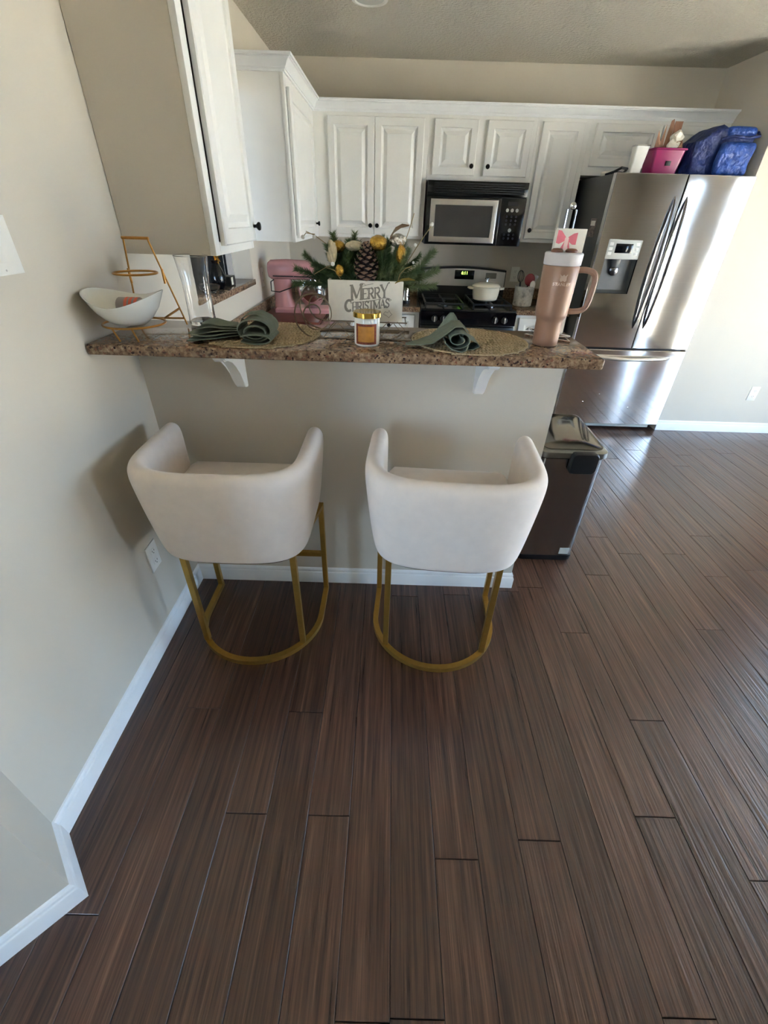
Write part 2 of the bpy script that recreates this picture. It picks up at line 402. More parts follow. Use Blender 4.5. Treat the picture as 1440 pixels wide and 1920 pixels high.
# ------------------------------------------------------------------ cabinets
def door_part(parent, O, U, V, wd, ht, knob=None, name='door'):
    M = frame_mtx(O, U, V)
    bm = nested(B(), wd, ht, [(0, 0), (0, .016), (.004, .020), (.048, .020), (.051, .012), (.058, .009), (.062, .007)], False)
    dr = finish(name, xf(bm, M), CAB, parent, sharp=28)
    bm = nested(B(), wd, ht, [(.061, .002), (.061, .007), (.067, .007), (.088, .0175), (.091, .019)], True)
    finish('panel', xf(bm, M), CAB, dr, sharp=20)
    if knob:
        bm = lathe(B(), [(.006, .02), (.006, .030), (.009, .034), (.014, .038), (.0155, .043), (.013, .048), (0, .050)], n=16)
        xf(bm, Matrix.Translation((knob[0], knob[1], 0))); finish('knob', xf(bm, M), KNOB, dr)
    return dr
CB, CT = 1.365, 2.125
XF, YFc = -.593, 4.12
# near wall cabinet (end panel painted like the wall)
c = thing('wall_cabinet', 'wall cabinet with wide beige end panel above gold stand and glass vase', 'cabinet', (-.75, 1.92, CB+.02))
Y1c = 2.165
bm = B(); box(bm, XL+.002, XF-.021, YK, YK+.018, CB+.018, CT+.30); finish('end_panel', bm, WALL, c)
bm = B(); box(bm, XL+.002, XF-.021, YK+.018, Y1c, CB+.018, CT+.30); finish('body', bm, CAB, c)
bm = B(); x0, x1 = XF-.02, XF
box(bm, x0, x1, YK-.002, YK+.045, CB+.018, CT+.3, .0015); box(bm, x0, x1, Y1c-.03, Y1c, CB+.018, CT+.3, .0015)
box(bm, x0, x1, YK+.045, Y1c-.03, CB+.018, CB+.055); box(bm, x0, x1, YK+.045, Y1c-.03, CT+.25, CT+.3); finish('face_frame', bm, CAB, c)
bm = B(); box(bm, x0, x0+.006, YK+.045, Y1c-.03, CB+.055, CT+.25); finish('interior_shadow_gap', bm, BLACK, c)
door_part(c, (XF, YK+.058, CB+.045), (0, 1, 0), (0, 0, 1), .40, .98, (.375, .052))
# far wall cabinet on left wall
c = thing('wall_cabinet', 'white wall cabinet beside corner, above pink stand mixer', 'cabinet', (-.75, 3.6, CB))
YA = 3.12
bm = B(); box(bm, XL+.002, XF-.02, YA, YFc, CB, CT); finish('body', bm, CAB, c)
bm = B(); box(bm, XF-.02, XF, YA-.002, YA+.045, CB-.002, CT, .0015); box(bm, XF-.02, XF, YA+.82, YFc, CB-.002, CT, .0015)
box(bm, XF-.02, XF, YA+.045, YA+.82, CB-.002, CB+.03); box(bm, XF-.02, XF, YA+.045, YA+.82, CT-.06, CT); finish('face_frame', bm, CAB, c)
bm = B(); box(bm, XF-.02, XF-.014, YA+.045, YA+.82, CB+.03, CT-.06); finish('interior_shadow_gap', bm, BLACK, c)
door_part(c, (XF, YA+.056, CB+.018), (0, 1, 0), (0, 0, 1), .76, CT-CB-.075, (.70, .07))
# back run
def wallcab(label, x0, x1, z0, doors, knobs, zt=CT):
    c = thing('wall_cabinet', label, 'cabinet', ((x0+x1)/2, 4.27, z0))
    bm = B(); box(bm, x0+.0005, x1-.0005, YFc+.02, YB-.002, z0, zt); finish('body', bm, CAB, c)
    bm = B(); box(bm, x0+.0005, x1-.0005, YFc, YFc+.02, z0-.001, zt); finish('face_frame', bm, CAB, c)
    for (a, b, za, zb), k in zip(doors, knobs):
        door_part(c, (a, YFc, za), (1, 0, 0), (0, 0, 1), b-a, zb-za, k)
DT = 2.092
wallcab('white double-door wall cabinet beside microwave, above pine centerpiece', XF, .24, CB, [(-.492, -.154, 1.385, DT), (-.150, .206, 1.385, DT)], [(.338-.024, .062), (.024, .062)])
wallcab('short white two-door wall cabinet directly above microwave', .24, 1.012, 1.745, [(.277, .592, 1.775, DT), (.657, .980, 1.775, DT)], [(.315-.028, .055), (.028, .055)])
wallcab('tall narrow white wall cabinet between microwave and refrigerator', 1.012, 1.392, CB, [(1.046, 1.352, 1.388, DT)], [(.028, .058)])
wallcab('short white wall cabinet above the refrigerator', 1.392, XALC-.004, 1.80, [(1.43, 1.895, 1.85, DT), (1.905, 2.37, 1.85, DT)], [None, None])
# crown moulding
CR = [(0, -.004), (.010, -.004), (.010, .006), (.016, .006), (.016, .012), (.022, .018), (.028, .030), (.040, .042), (.046, .044), (.046, .049), (.056, .049), (.056, .060), (0, .060)]
def crown(name, path, z):
    o = baseboard(name, path, [(d, z+h) for d, h in CR]); return o
crown('trim_1', [(XL+.002, YA), (XF, YA), (XF, YFc), (XALC-.003, YFc)], CT-.008)
# base cabinets
def basecab(label, x0, x1, y0, y1, front, fronts):
    c = thing('base_cabinet', label, 'cabinet', ((x0+x1)/2, (y0+y1)/2, 0))
    bm = B(); box(bm, x0, x1, y0, y1, .10, .876)
    ins = .06
    if front == 'y': box(bm, x0, x1, y0+ins, y1, 0, .10)
    else: box(bm, x0, x1-ins, y0, y1, 0, .10)
    finish('body', bm, CAB, c)
    for nm, a, b, za, zb in fronts:
        if front == 'y': door_part(c, (a, y0, za), (1, 0, 0), (0, 0, 1), b-a, zb-za, ((b-a)/2, (zb-za)/2) if nm == 'drawer' else (.03, zb-za-.06), nm)
        else: door_part(c, (x1, a, za), (0, 1, 0), (0, 0, 1), b-a, zb-za, ((b-a)/2, (zb-za)/2) if nm == 'drawer' else (.03, zb-za-.06), nm)
YBF = 3.82
basecab('white base cabinet with drawers under counter beside range and steel canister', -.27, .236, YBF, YB-.002, 'y', [('drawer', -.22, .20, .70, .855), ('door', -.22, .20, .13, .685)])
basecab('narrow white base cabinet between range and refrigerator', 1.018, 1.43, YBF, YB-.002, 'y', [('drawer', 1.05, 1.40, .70, .855), ('door', 1.05, 1.40, .13, .685)])
basecab('long white base cabinet along the pass-through wall', XL+.002, -.29, 2.36, YB-.002, 'x', [('door', 2.5, 2.95, .13, .855), ('door', 2.97, 3.42, .13, .855)])
bm = B()
plan(bm, [(XL+.002, 2.34), (-.262, 2.34), (-.262, YBF-.025), (.240, YBF-.025), (.240, YB-.002), (XL+.002, YB-.002)], .877, .914)
ct = thing('countertop', 'brown granite corner countertop under pink mixer', 'countertop', (-.6, 3.6, .877)); finish('slab', bm, GRANITE, ct)
bm = B(); box(bm, XL+.002, XL+.022, 2.34, YB-.002, .914, 1.0, .002); finish('backsplash', bm, GRANITE, ct)
bm = B(); box(bm, XL+.022, .240, YB-.022, YB-.002, .914, 1.0, .002); finish('backsplash', bm, GRANITE, ct)
ct = thing('countertop', 'short brown granite countertop between range and refrigerator under utensil crock', 'countertop', (1.2, 4.1, .877))
bm = B(); box(bm, 1.014, 1.44, YBF-.025, YB-.002, .877, .914, .003); finish('slab', bm, GRANITE, ct)
bm = B(); box(bm, 1.014, 1.44, YB-.022, YB-.002, .914, 1.0, .002); finish('backsplash', bm, GRANITE, ct)
# pass-through ledge
bm = B(); box(bm, XL-.15, XL+.012, OP0-.01, OP1+.012, OZ0+.001, OZ0+.034, .004)
tag(finish('pass_through_ledge', bm, GRANITE), 'granite ledge in the pass-through opening of the left wall', 'ledge')

# ------------------------------------------------------------------ bar top with corbels
BF, BBk, BX, ZB = 1.317, 1.693, .640, 1.175
bar = thing('breakfast_bar', 'long brown granite breakfast bar counter on the half wall', 'counter', (-.13, 1.5, ZB-.031))
bm = B(); box(bm, XL+.002, BX, BF, BBk, ZB-.031, ZB, .006, 3); finish('slab', bm, GRANITE, bar)
def corbel(label, x):
    prof = [(0, 0), (-.20, 0), (-.20, -.022), (-.19, -.030), (-.165, -.034), (-.13, -.045), (-.100, -.068), (-.072, -.100), (-.052, -.130), (-.036, -.155), (-.022, -.166), (0, -.170)]
    z = ZB-.0315
    bm = prism(B(), prof, lambda a, b: (x-.019, YH-.0005+a, z+b), lambda a, b: (x+.019, YH-.0005+a, z+b))
    bmesh.ops.bevel(bm, geom=[e for e in bm.edges if abs(e.verts[0].co.x-e.verts[1].co.x) < 1e-5], offset=.003, segments=2, affect='EDGES')
    o = thing('corbel', label, 'bracket', (x, YH, z-.17), group='white corbels under the granite bar')
    finish('bracket', bm, TRIM, o)
corbel('white curved corbel under the granite bar above cream stool by the left wall', -.537)
corbel('white curved corbel under the granite bar above cream stool near trash can', .332)

# ------------------------------------------------------------------ outlets and switches
def plate(name, label, cat, O, U, V, kind='outlet', wd=.072, ht=.117, group=None):
    M = frame_mtx(O, U, V); t = thing(name, label, cat, O)
    bm = nested(B(), wd, ht, [(0, 0), (0, .003), (.004, .0055)], True); finish('plate', xf(bm, M), WHITEPL, t)
    if kind == 'outlet':
        for zc in (ht*.3, ht*.7):
            bm = lathe(B(), [(.017, .0055), (.0165, .0075), (0, .0078)], n=20); xf(bm, Matrix.Translation((wd/2, zc, 0)) @ Matrix.Diagonal((1, .82, 1, 1)))
            r = finish('receptacle', xf(bm, M), WHITEPL, t)
            bm = B()
            for dx in (-.0065, .0065): box(bm, wd/2+dx-.001, wd/2+dx+.001, zc-.001, zc+.007, .0070, .0082)
            lathe(bm, [(.0022, .0070), (.0022, .0083)], (wd/2, zc-.007, 0), 8)
            finish('slots', xf(bm, M), BLACK, r)
    else:
        bm = nested(B(), .034, .067, [(0, .0055), (0, .0065), (.003, .0085)], True); xf(bm, Matrix.Translation((wd/2-.017, ht/2-.0335, 0)))
        finish('rocker', xf(bm, M), WHITEPL, t)
        for zc in (.010, ht-.010):
            bm = lathe(B(), [(.0025, .0055), (.0022, .0065), (0, .0066)], (wd/2, zc, 0), 8); finish('screw', xf(bm, M), STEEL2, t)
plate('wall_outlet', 'white outlet on left wall behind cream stool', 'outlet', (XL+.0002, 1.252, .328), (0, 1, 0), (0, 0, 1))
plate('wall_outlet', 'white outlet low on pale wall right of refrigerator', 'outlet', (3.057, YF-.0002, .288), (1, 0, 0), (0, 0, 1))
plate('light_switch', 'white rocker switch plate on left wall', 'switch', (XL+.0002, 1.075, 1.372), (0, 1, 0), (0, 0, 1), 'switch', .117, .117)
plate('wall_outlet', 'white outlet plate between pass-through and pink mixer', 'outlet', (XL+.0002, 3.36, 1.08), (0, 1, 0), (0, 0, 1))
plate('wall_outlet', 'white outlet behind utensil crock beside range', 'outlet', (1.07, YB-.0002, 1.05), (1, 0, 0), (0, 0, 1))
# ceiling fittings
o = thing('recessed_light', 'round white recessed ceiling light above kitchen floor', 'ceiling light', (-.158, 3.40, ZC))
bm = lathe(B(), [(.098, ZC-.0005), (.095, ZC-.006), (.080, ZC-.008), (.074, ZC-.002), (.074, ZC-.0005)], (-.158, 3.40, 0), 32, open_=True); finish('trim_ring', bm, WHITEPL, o)
bm = lathe(B(), [(.074, ZC-.003), (.05, ZC-.0035), (0, ZC-.004)], (-.158, 3.40, 0), 32); finish('lens', bm, PALEGREY, o)
o = thing('ceiling_vent', 'white slatted air vent in the ceiling', 'vent', (1.2, 3.19, ZC))
bm = B(); vx0, vx1, vy0, vy1 = .92, 1.42, 3.06, 3.285
box(bm, vx0, vx1, vy0, vy0+.025, ZC-.008, ZC-.0005); box(bm, vx0, vx1, vy1-.025, vy1, ZC-.008, ZC-.0005)
box(bm, vx0, vx0+.025, vy0+.025, vy1-.025, ZC-.008, ZC-.0005); box(bm, vx1-.025, vx1, vy0+.025, vy1-.025, ZC-.008, ZC-.0005); finish('frame', bm, PALEGREY, o)
for i in range(8):
    bm = B(); y = vy0+.035+i*.0205; box(bm, vx0+.025, vx1-.025, y, y+.012, ZC-.007, ZC-.001); finish('slat', bm, PALEGREY, o)

# ------------------------------------------------------------------ bar stools
def stool_path(a=.295, y0=.03, b=.24, yf=.195, n=3.1, N=28):
    pts = [(-a, lerp(yf, y0, i/4)) for i in range(4)]
    for i in range(N+1):
        th = PI+PI*i/N; c, s = math.cos(th), math.sin(th)
        pts.append((a*math.copysign(abs(c)**(2/n), c), y0-b*abs(s)**(2/n)))
    pts += [(a, lerp(y0, yf, (i+1)/4)) for i in range(4)]
    return pts
def stool(label, loc, rz):
    o = thing('bar_stool', label, 'bar stool', loc, rz)
    P = [Vector(p) for p in stool_path()]; n = len(P); ds = []
    for i in range(n):
        t = (P[min(i+1, n-1)]-P[max(i-1, 0)]).normalized(); ds.append(Vector((-t.y, t.x)))
    # ds points inward (path runs left arm -> rear -> right arm)
    sec = [(.080, .520), (.060, .513), (.044, .520), (.034, .540), (.022, .62), (.009, .73), (.001, .815), (.002, .845), (.010, .862), (.026, .872), (.042, .871), (.056, .861), (.063, .844), (.065, .81), (.064, .70), (.070, .60), (.078, .54)]
    sec = [(d, z) for d, z in sec]
    mid = (sum(s[0] for s in sec)/len(sec), sum(s[1] for s in sec)/len(sec))
    bm = B(); rings = []
    def ring(p, d, k, sh, fwd):
        return [bm.verts.new((p.x+d.x*(mid[0]+(q-mid[0])*k)+fwd.x*sh, p.y+d.y*(mid[0]+(q-mid[0])*k)+fwd.y*sh, mid[1]+(z-mid[1])*(1-(1-k)*.22)-(0.0))) for q, z in sec]
    fw = Vector((0, 1))
    for k, sh in ((.35, .026), (.72, .020), (.92, .010)): rings.append(ring(P[0], ds[0], k, sh, fw))
    for p, d in zip(P, ds): rings.append(ring(p, d, 1, 0, fw))
    for k, sh in ((.92, .010), (.72, .020), (.35, .026)): rings.append(ring(P[-1], ds[-1], k, sh, fw))
    m = len(sec)
    for a, b in zip(rings, rings[1:]):
        for j in range(m): bm.faces.new((a[j], a[(j+1) % m], b[(j+1) % m], b[j]))
    bm.faces.new(rings[0][::-1]); bm.faces.new(rings[-1])
    sh = finish('barrel_back', bm, FABRIC, o, world=False, sharp=80)
    md = sh.modifiers.new('sub', 'SUBSURF'); md.levels = 1; md.render_levels = 2
    # cushion
    out = [(p.x+d.x*.066, p.y+d.y*.066) for p, d in zip(P, ds)]
    out = [(-.215, .225)]+out+[(.215, .225)]
    cx, cy = 0, .02
    bm = B(); rr = []
    for k, z in ((.93, .530), (.985, .55), (.992, .665), (.985, .690), (.95, .706), (.85, .714), (.55, .717)):
        rr.append([bm.verts.new((cx+(x-cx)*k, cy+(y-cy)*k, z)) for x, y in out])
    q = len(out)
    for a, b in zip(rr, rr[1:]):
        for j in range(q): bm.faces.new((a[j], a[(j+1) % q], b[(j+1) % q], b[j]))
    bm.faces.new(rr[-1]); bm.faces.new(rr[0][::-1])
    finish('seat', bm, FABRIC, o, world=False, sharp=60)
    bm = plan(B(), [(x*.99, .02+(y-.02)*.99) for x, y in out], .500, .512); finish('seat_board', bm, TWIG, o, world=False)
    # frame
    R, yc, yf, h = .255, .08, .265, .011
    zr = h
    path = [(-R, yf, zr), (-R, .17, zr)]+[(x, y, zr) for x, y in arc(0, yc, R, 180, 360, 30)]+[(R, .17, zr), (R, yf, zr)]
    finish('base_ring', sq(B(), path, h), GOLD, o, world=False, sharp=40)
    for x, y in ((-R, yf-h), (R, yf-h), (-.2, -.078), (.2, -.078)):
        bm = B(); box(bm, x-h, x+h, y-h, y+h, 2*h, .500, .0015, 1); finish('leg', bm, GOLD, o, world=False)
    for s in (-1, 1):
        finish('top_rail', sq(B(), [(s*R, yf-2*h, .490), (s*.2, -.078+h, .490)], .009), GOLD, o, world=False)
    bm = B(); box(bm, -R+h, R-h, yf-2*h, yf, .215, .237, .0015, 1); finish('footrest', bm, GOLD, o, world=False)
stool('cream velvet barrel bar stool on gold frame beside the left wall', (-.525, 1.27, 0), 0)
stool('cream velvet barrel bar stool on gold frame next to the trash can', (.226, 1.262, 0), math.radians(-3.5))

# ------------------------------------------------------------------ trash can
def rrect(x0, x1, y0, y1, r, n=6):
    return arc(x1-r, y0+r, r, -90, 0, n)+arc(x1-r, y1-r, r, 0, 90, n)+arc(x0+r, y1-r, r, 90, 180, n)+arc(x0+r, y0+r, r, 180, 270, n)
def rings_loft(bm, rings, cap=(True, True)):
    vs = [[bm.verts.new(p) for p in r] for r in rings]; n = len(vs[0])
    for a, b in zip(vs, vs[1:]):
        for j in range(n): bm.faces.new((a[j], a[(j+1) % n], b[(j+1) % n], b[j]))
    if cap[0]: bm.faces.new(vs[0][::-1])
    if cap[1]: bm.faces.new(vs[-1])
    return bm
TX0, TX1, TY0, TY1 = .715, 1.015, 1.795, 2.215
tc = thing('trash_can', 'tall stainless step trash can with dark lid latch', 'trash can', ((TX0+TX1)/2, 2.0, 0))
def tr_ring(i, z, f=0): return [(x, y, z) for x, y in rrect(TX0+i, TX1-i, TY0+i-f, TY1-i, .035)]
finish('base', rings_loft(B(), [tr_ring(.004, 0), tr_ring(.001, .006), tr_ring(.001, .034)]), BLACK, tc)
finish('body', rings_loft(B(), [tr_ring(.003, .0345), tr_ring(.003, .605)]), CANSTEEL, tc)
finish('gasket', rings_loft(B(), [tr_ring(.008, .6055), tr_ring(.008, .611)]), BLACK, tc)
def lid_ring(i, zf, zb): return [(x, y, lerp(zf, zb, (y-TY0)/(TY1-TY0))) for x, y in rrect(TX0+i, TX1-i, TY0+i, TY1-i, .035)]
lid = finish('lid_rim', rings_loft(B(), [lid_ring(-.004, .612, .612), lid_ring(-.007, .616, .616), lid_ring(-.006, .640, .655), lid_ring(.004, .648, .664), lid_ring(.012, .648, .664)]), mat('lid_steel', (.27, .27, .26), .3, 1, var=.03), tc)
finish('lid_panel', rings_loft(B(), [lid_ring(.013, .640, .655), lid_ring(.013, .650, .667), lid_ring(.03, .653, .671), lid_ring(.09, .658, .676)]), mat('mirror_lid', (.20, .195, .185), .08, 1, var=.02), lid)
bm = B(); xc = .905
M = []
r0 = [(x, TY0-.002, z) for x, z in rrect(xc-.062, xc+.062, .545, .648, .022)]
rings_loft(bm, [r0, [(x, TY0-.026, z) for x, _, z in r0], [(xc+(x-xc)*.93, TY0-.032, .596+(z-.596)*.93) for x, _, z in r0]])
finish('latch', bm, BLACK, tc)
bm = B(); box(bm, .935, .985, TY0+.0015, TY0+.0035, .045, .085); finish('sticker', bm, PALEGREY, tc)

# ------------------------------------------------------------------ refrigerator
FX0, FX1, FYF, FZT, FSP = 1.449, 2.360, 3.585, 1.783, .688
fr = thing('refrigerator', 'stainless french-door refrigerator with water dispenser and dark grey sides', 'refrigerator', (1.9, 3.95, 0))
bm = B(); box(bm, FX0+.008, FX1-.008, FYF+.085, 4.33, .055, 1.781, .004); finish('body', bm, GREYSIDE, fr)
bm = B(); box(bm, FX0+.016, FX1-.016, FYF+.066, FYF+.0845, .09, 1.778); finish('gasket', bm, BLACK, fr)
FXM = 1.915
def curved_panel(x0, x1, z0, z1, hole=None, cen=1.9, depth=.062, R=9):
    f = lambda x: FYF+((x-cen)**2)/(2*R)
    xs = [x0, x0+.004]+[lerp(x0, x1, i/14) for i in range(1, 14)]+[x1-.004, x1]; zs = [z0, z0+.004, z1-.004, z1]
    if hole: xs += [hole[0], hole[1]]; zs += [hole[2], hole[3]]
    xs = sorted(set(round(x, 5) for x in xs)); zs = sorted(set(round(z, 5) for z in zs))
    bm = B(); g = {}
    def y(x, z): return f(x)+(.004 if x in (xs[0], xs[-1]) or z in (zs[0], zs[-1]) else 0)
    for x in xs:
        for z in zs: g[x, z] = bm.verts.new((x, y(x, z), z))
    for a, b in zip(xs, xs[1:]):
        for c, d in zip(zs, zs[1:]):
            if hole and a >= hole[0]-1e-6 and b <= hole[1]+1e-6 and c >= hole[2]-1e-6 and d <= hole[3]+1e-6: continue
            bm.faces.new((g[a, c], g[b, c], g[b, d], g[a, d]))
    per = [(x, zs[0]) for x in xs]+[(xs[-1], z) for z in zs[1:]]+[(x, zs[-1]) for x in xs[::-1][1:]]+[(xs[0], z) for z in zs[::-1][1:-1]]
    bk = [bm.verts.new((x, FYF+depth, z)) for x, z in per]; fr_ = [g[p] for p in per]; n = len(per)
    for i in range(n): bm.faces.new((fr_[i], bk[i], bk[(i+1) % n], fr_[(i+1) % n]))
    bm.faces.new(bk)
    return bm
HX0, HX1, HZ0, HZ1 = 1.517, 1.748, 1.078, 1.415
ld = finish('door', curved_panel(FX0, FXM-.003, FSP+.006, FZT, (HX0, HX1, HZ0, HZ1)), STEEL, fr, sharp=25)
rd = finish('door', curved_panel(FXM+.003, FX1, FSP+.006, FZT), STEEL, fr, sharp=25)
dw = finish('freezer_drawer', curved_panel(FX0, FX1, .062, FSP-.008), STEEL, fr, sharp=25)
bm = B()                                                    # dispenser recess
yb = FYF+.055
def q4(a, b, c, d): bm.faces.new([bm.verts.new(p) for p in (a, b, c, d)])
yfh = FYF+.016
q4((HX0, yfh, HZ0), (HX0, yb, HZ0+.02), (HX1, yb, HZ0+.02), (HX1, yfh, HZ0))
q4((HX0, yfh, HZ0), (HX0, yfh, 1.30), (HX0+.01, yb, 1.30), (HX0, yb, HZ0+.02))
q4((HX1, yfh, HZ0), (HX1, yb, HZ0+.02), (HX1-.01, yb, 1.30), (HX1, yfh, 1.30))
q4((HX0, yb, HZ0+.02), (HX0+.01, yb, 1.30), (HX1-.01, yb, 1.30), (HX1, yb, HZ0+.02))
ds_ = finish('dispenser_recess', bm, mat('recess_grey', S(110, 110, 108), .35, .4, var=.05), ld)
bm = B(); box(bm, HX0-.004, HX1+.004, FYF+.004, FYF+.03, 1.297, HZ1+.004, .006); pn = finish('dispenser_panel', bm, PALEGREY, ld)
bm = B(); box(bm, 1.570, 1.690, FYF+.001, FYF+.01, 1.335, 1.392, .002); finish('display', bm, BLACKGLOSS, ld)
bm = lathe(B(), [(.030, -.05), (.036, -.02), (.040, .0)], n=20); xf(bm, Matrix.Translation((1.615, FYF+.034, 1.296)) @ Matrix.Diagonal((1, .5, 1, 1))); finish('spout', bm, GREYSIDE, ld)
for i in range(3):
    for x in (1.538, 1.722):
        bm = B(); z = 1.322+i*.029; box(bm, x-.013, x+.013, FYF+.0015, FYF+.008, z, z+.018, .002); finish('button', bm, WHITEPL, ld)
bm = lathe(B(), [(0, -.002), (.036, 0), (.034, .012), (.022, .02), (0, .022)], n=20); xf(bm, Matrix.Translation((1.62, yb-.004, 1.225)) @ Matrix.Rotation(PI/2, 4, 'X')); finish('paddle', bm, HANDLE, ld)
def fridge_handle(x, lean, dr):
    N = 22; pts = []; rr = []
    for i in range(N+1):
        u = i/N; z = lerp(.845, 1.665, u); bow = math.sin(PI*u)**.6
        pts.append((x+lean*(2*abs(u-.5))**2*.0, FYF+.004-.052*bow, z)); rr.append(.006+.0085*bow)
    bm = tube(B(), pts, rr, 10); h = finish('handle', bm, HANDLE, dr)
fridge_handle(1.868, -1, ld); fridge_handle(1.948, 1, rd)
bm = B(); pts = []; rr = []
for i in range(19):
    u = i/18; bow = math.sin(PI*u)**.5; pts.append((lerp(1.58, 2.24, u), FYF+.010-.045*bow, .622+.004*math.cos(2*PI*u))); rr.append(.009+.008*bow-.003*math.sin(PI*u))
finish('handle', tube(bm, pts, rr, 10), STEEL2, dw)
bm = B(); box(bm, 2.262, 2.326, FYF+.018, FYF+.0245, 1.652, 1.668, .001); finish('badge', bm, CHROME, rd)
bm = B(); box(bm, FX0+.01, FX1-.05, FYF+.05, FYF+.085, .020, .058, .004); finish('toe_grille', bm, PALEGREY, fr)
for x in (FX0+.06, FX1-.06):
    bm = lathe(B(), [(.022, 0), (.024, .008), (.016, .012), (.014, .056)], (x, FYF+.13, 0), 14); finish('foot', bm, BLACK, fr)
    bm = lathe(B(), [(.022, 0), (.024, .008), (.016, .012), (.014, .056)], (x, 4.25, 0), 14); finish('foot', bm, BLACK, fr)
for x, z in ((1.773, .321), (1.653, .252), (1.952, .094), (1.991, .163), (2.047, .213)):
    bm = ball(B(), (x, FYF+.0035, z), .008, 10, 6, (1, .45, 1)); finish('dent', bm, STEEL, dw)
bm = B(); xm = FX0+.0065
box(bm, xm-.002, xm+.0008, 3.75, 3.86, 1.42, 1.535, .001)
mg = thing('picture_magnet', 'small dark picture magnet on grey side of refrigerator', 'magnet', (xm, 3.8, 1.42)); finish('card', bm, mat('magnet_print', S(120, 104, 96), .5, var=.8, vs=60), mg)
bm = B(); box(bm, xm-.0028, xm-.0021, 3.765, 3.845, 1.49, 1.52); finish('print', bm, PAPER, mg)

# ------------------------------------------------------------------ microwave
MX0, MX1, MYF, MZ0, MZ1 = .252, 1.010, 4.055, 1.335, 1.742
mw = thing('microwave', 'black over-the-range microwave with steel-framed window', 'microwave', (.63, 4.2, MZ0))
bm = B(); box(bm, MX0, MX1, MYF+.025, YB-.003, MZ0, MZ1, .003); finish('body', bm, BLACK, mw)
bm = B(); box(bm, MX0, MX1, MYF+.008, MYF+.0245, 1.650, MZ1, .003); gr = finish('vent_grille', bm, BLACKGLOSS, mw)
for i in range(5):
    bm = B(); z = 1.668+i*.0135; box(bm, MX0+.05, MX1-.03, MYF+.003, MYF+.0078, z, z+.008, .001); finish('slat', bm, BLACK, gr)
bm = B(); box(bm, MX0, .822, MYF+.004, MYF+.0245, MZ0+.002, 1.645, .004); dr = finish('door', bm, BLACKGLOSS, mw)
bm = nested(B(), .512, .278, [(0, 0), (0, .006), (.004, .008), (.036, .008), (.038, .002)], False); finish('steel_frame', xf(bm, frame_mtx((.284, MYF+.004, 1.352), (1, 0, 0), (0, 0, 1))), STEEL2, dr)
bm = B(); box(bm, .320, .762, MYF-.001, MYF+.0035, 1.388, 1.594); finish('window', bm, DARKGLASS, dr)
bm = B(); box(bm, .825, MX1, MYF+.004, MYF+.0245, MZ0+.002, 1.645, .004); pn = finish('control_panel', bm, BLACKGLOSS, mw)
bm = B(); box(bm, .872, .950, MYF+.001, MYF+.0038, 1.598, 1.624); finish('display', bm, DARKGLASS, pn)
def kbtn(x, z, r, m):
    bm = lathe(B(), [(r, 0), (r*.9, .003), (0, .0035)], n=14); finish('button', xf(bm, frame_mtx((x, MYF+.0039, z), (1, 0, 0), (0, 0, 1))), m, pn)
for x in (.874, .911, .948): kbtn(x, 1.570, .012, PALEGREY)
kbtn(.913, 1.442, .013, PALEGREY)
for r in range(5):
    for c in range(3):
        z = (1.53, 1.505, 1.48, 1.413, 1.388)[r]
        kbtn(.876+c*.036, z, .008, mat('charcoal_button', S(52, 52, 58), .4, var=.05))

# ------------------------------------------------------------------ range
RX0, RX1, RYF = .245, 1.007, 3.752
rg = thing('gas_range', 'black gas range with steel backguard and front knobs', 'stove', (.626, 4.05, 0))
bm = B(); box(bm, RX0, RX1, RYF+.03, 4.40, .02, .880, .003); finish('body', bm, ENAMEL, rg)
bm = B(); box(bm, RX0, RX1, RYF+.012, 4.335, .8805, .912, .008, 3); tp = finish('cooktop', bm, ENAMEL, rg)
bm = prism(B(), [(0, .800), (.0, .875), (-.012, .895), (.03, .90), (.03, .800)], lambda a, b: (RX0, RYF+a, b), lambda a, b: (RX1, RYF+a, b)); cp = finish('control_panel', bm, BLACKGLOSS, rg)
for x in (.355, .425, .84, .915):
    bm = lathe(B(), [(.024, 0), (.023, .018), (.018, .024), (0, .025)], n=18); kb = finish('knob', xf(bm, frame_mtx((x, RYF-.0005, .842), (1, 0, 0), (0, 0, 1))), BLACK, cp)
    bm = B(); box(bm, -.0035, .0035, -.02, .02, .0245, .032, .001); finish('pointer', xf(bm, frame_mtx((x, RYF-.0005, .842), (1, 0, 0), (0, 0, 1))), STEEL2, kb)
bm = B(); box(bm, RX0+.004, RX1-.004, RYF, RYF+.029, .225, .790, .006); od = finish('oven_door', bm, ENAMEL, rg)
bm = B(); box(bm, RX0+.12, RX1-.12, RYF-.002, RYF-.0005, .36, .63, .0); finish('window', bm, DARKGLASS, od)
bm = tube(B(), [(RX0+.06, RYF, .735), (RX0+.06, RYF-.045, .735), (RX1-.06, RYF-.045, .735), (RX1-.06, RYF, .735)], .011, 10); finish('handle', bm, STEEL2, od)
bm = B(); box(bm, RX0+.004, RX1-.004, RYF, RYF+.029, .03, .218, .006); finish('bottom_drawer', bm, ENAMEL, rg)
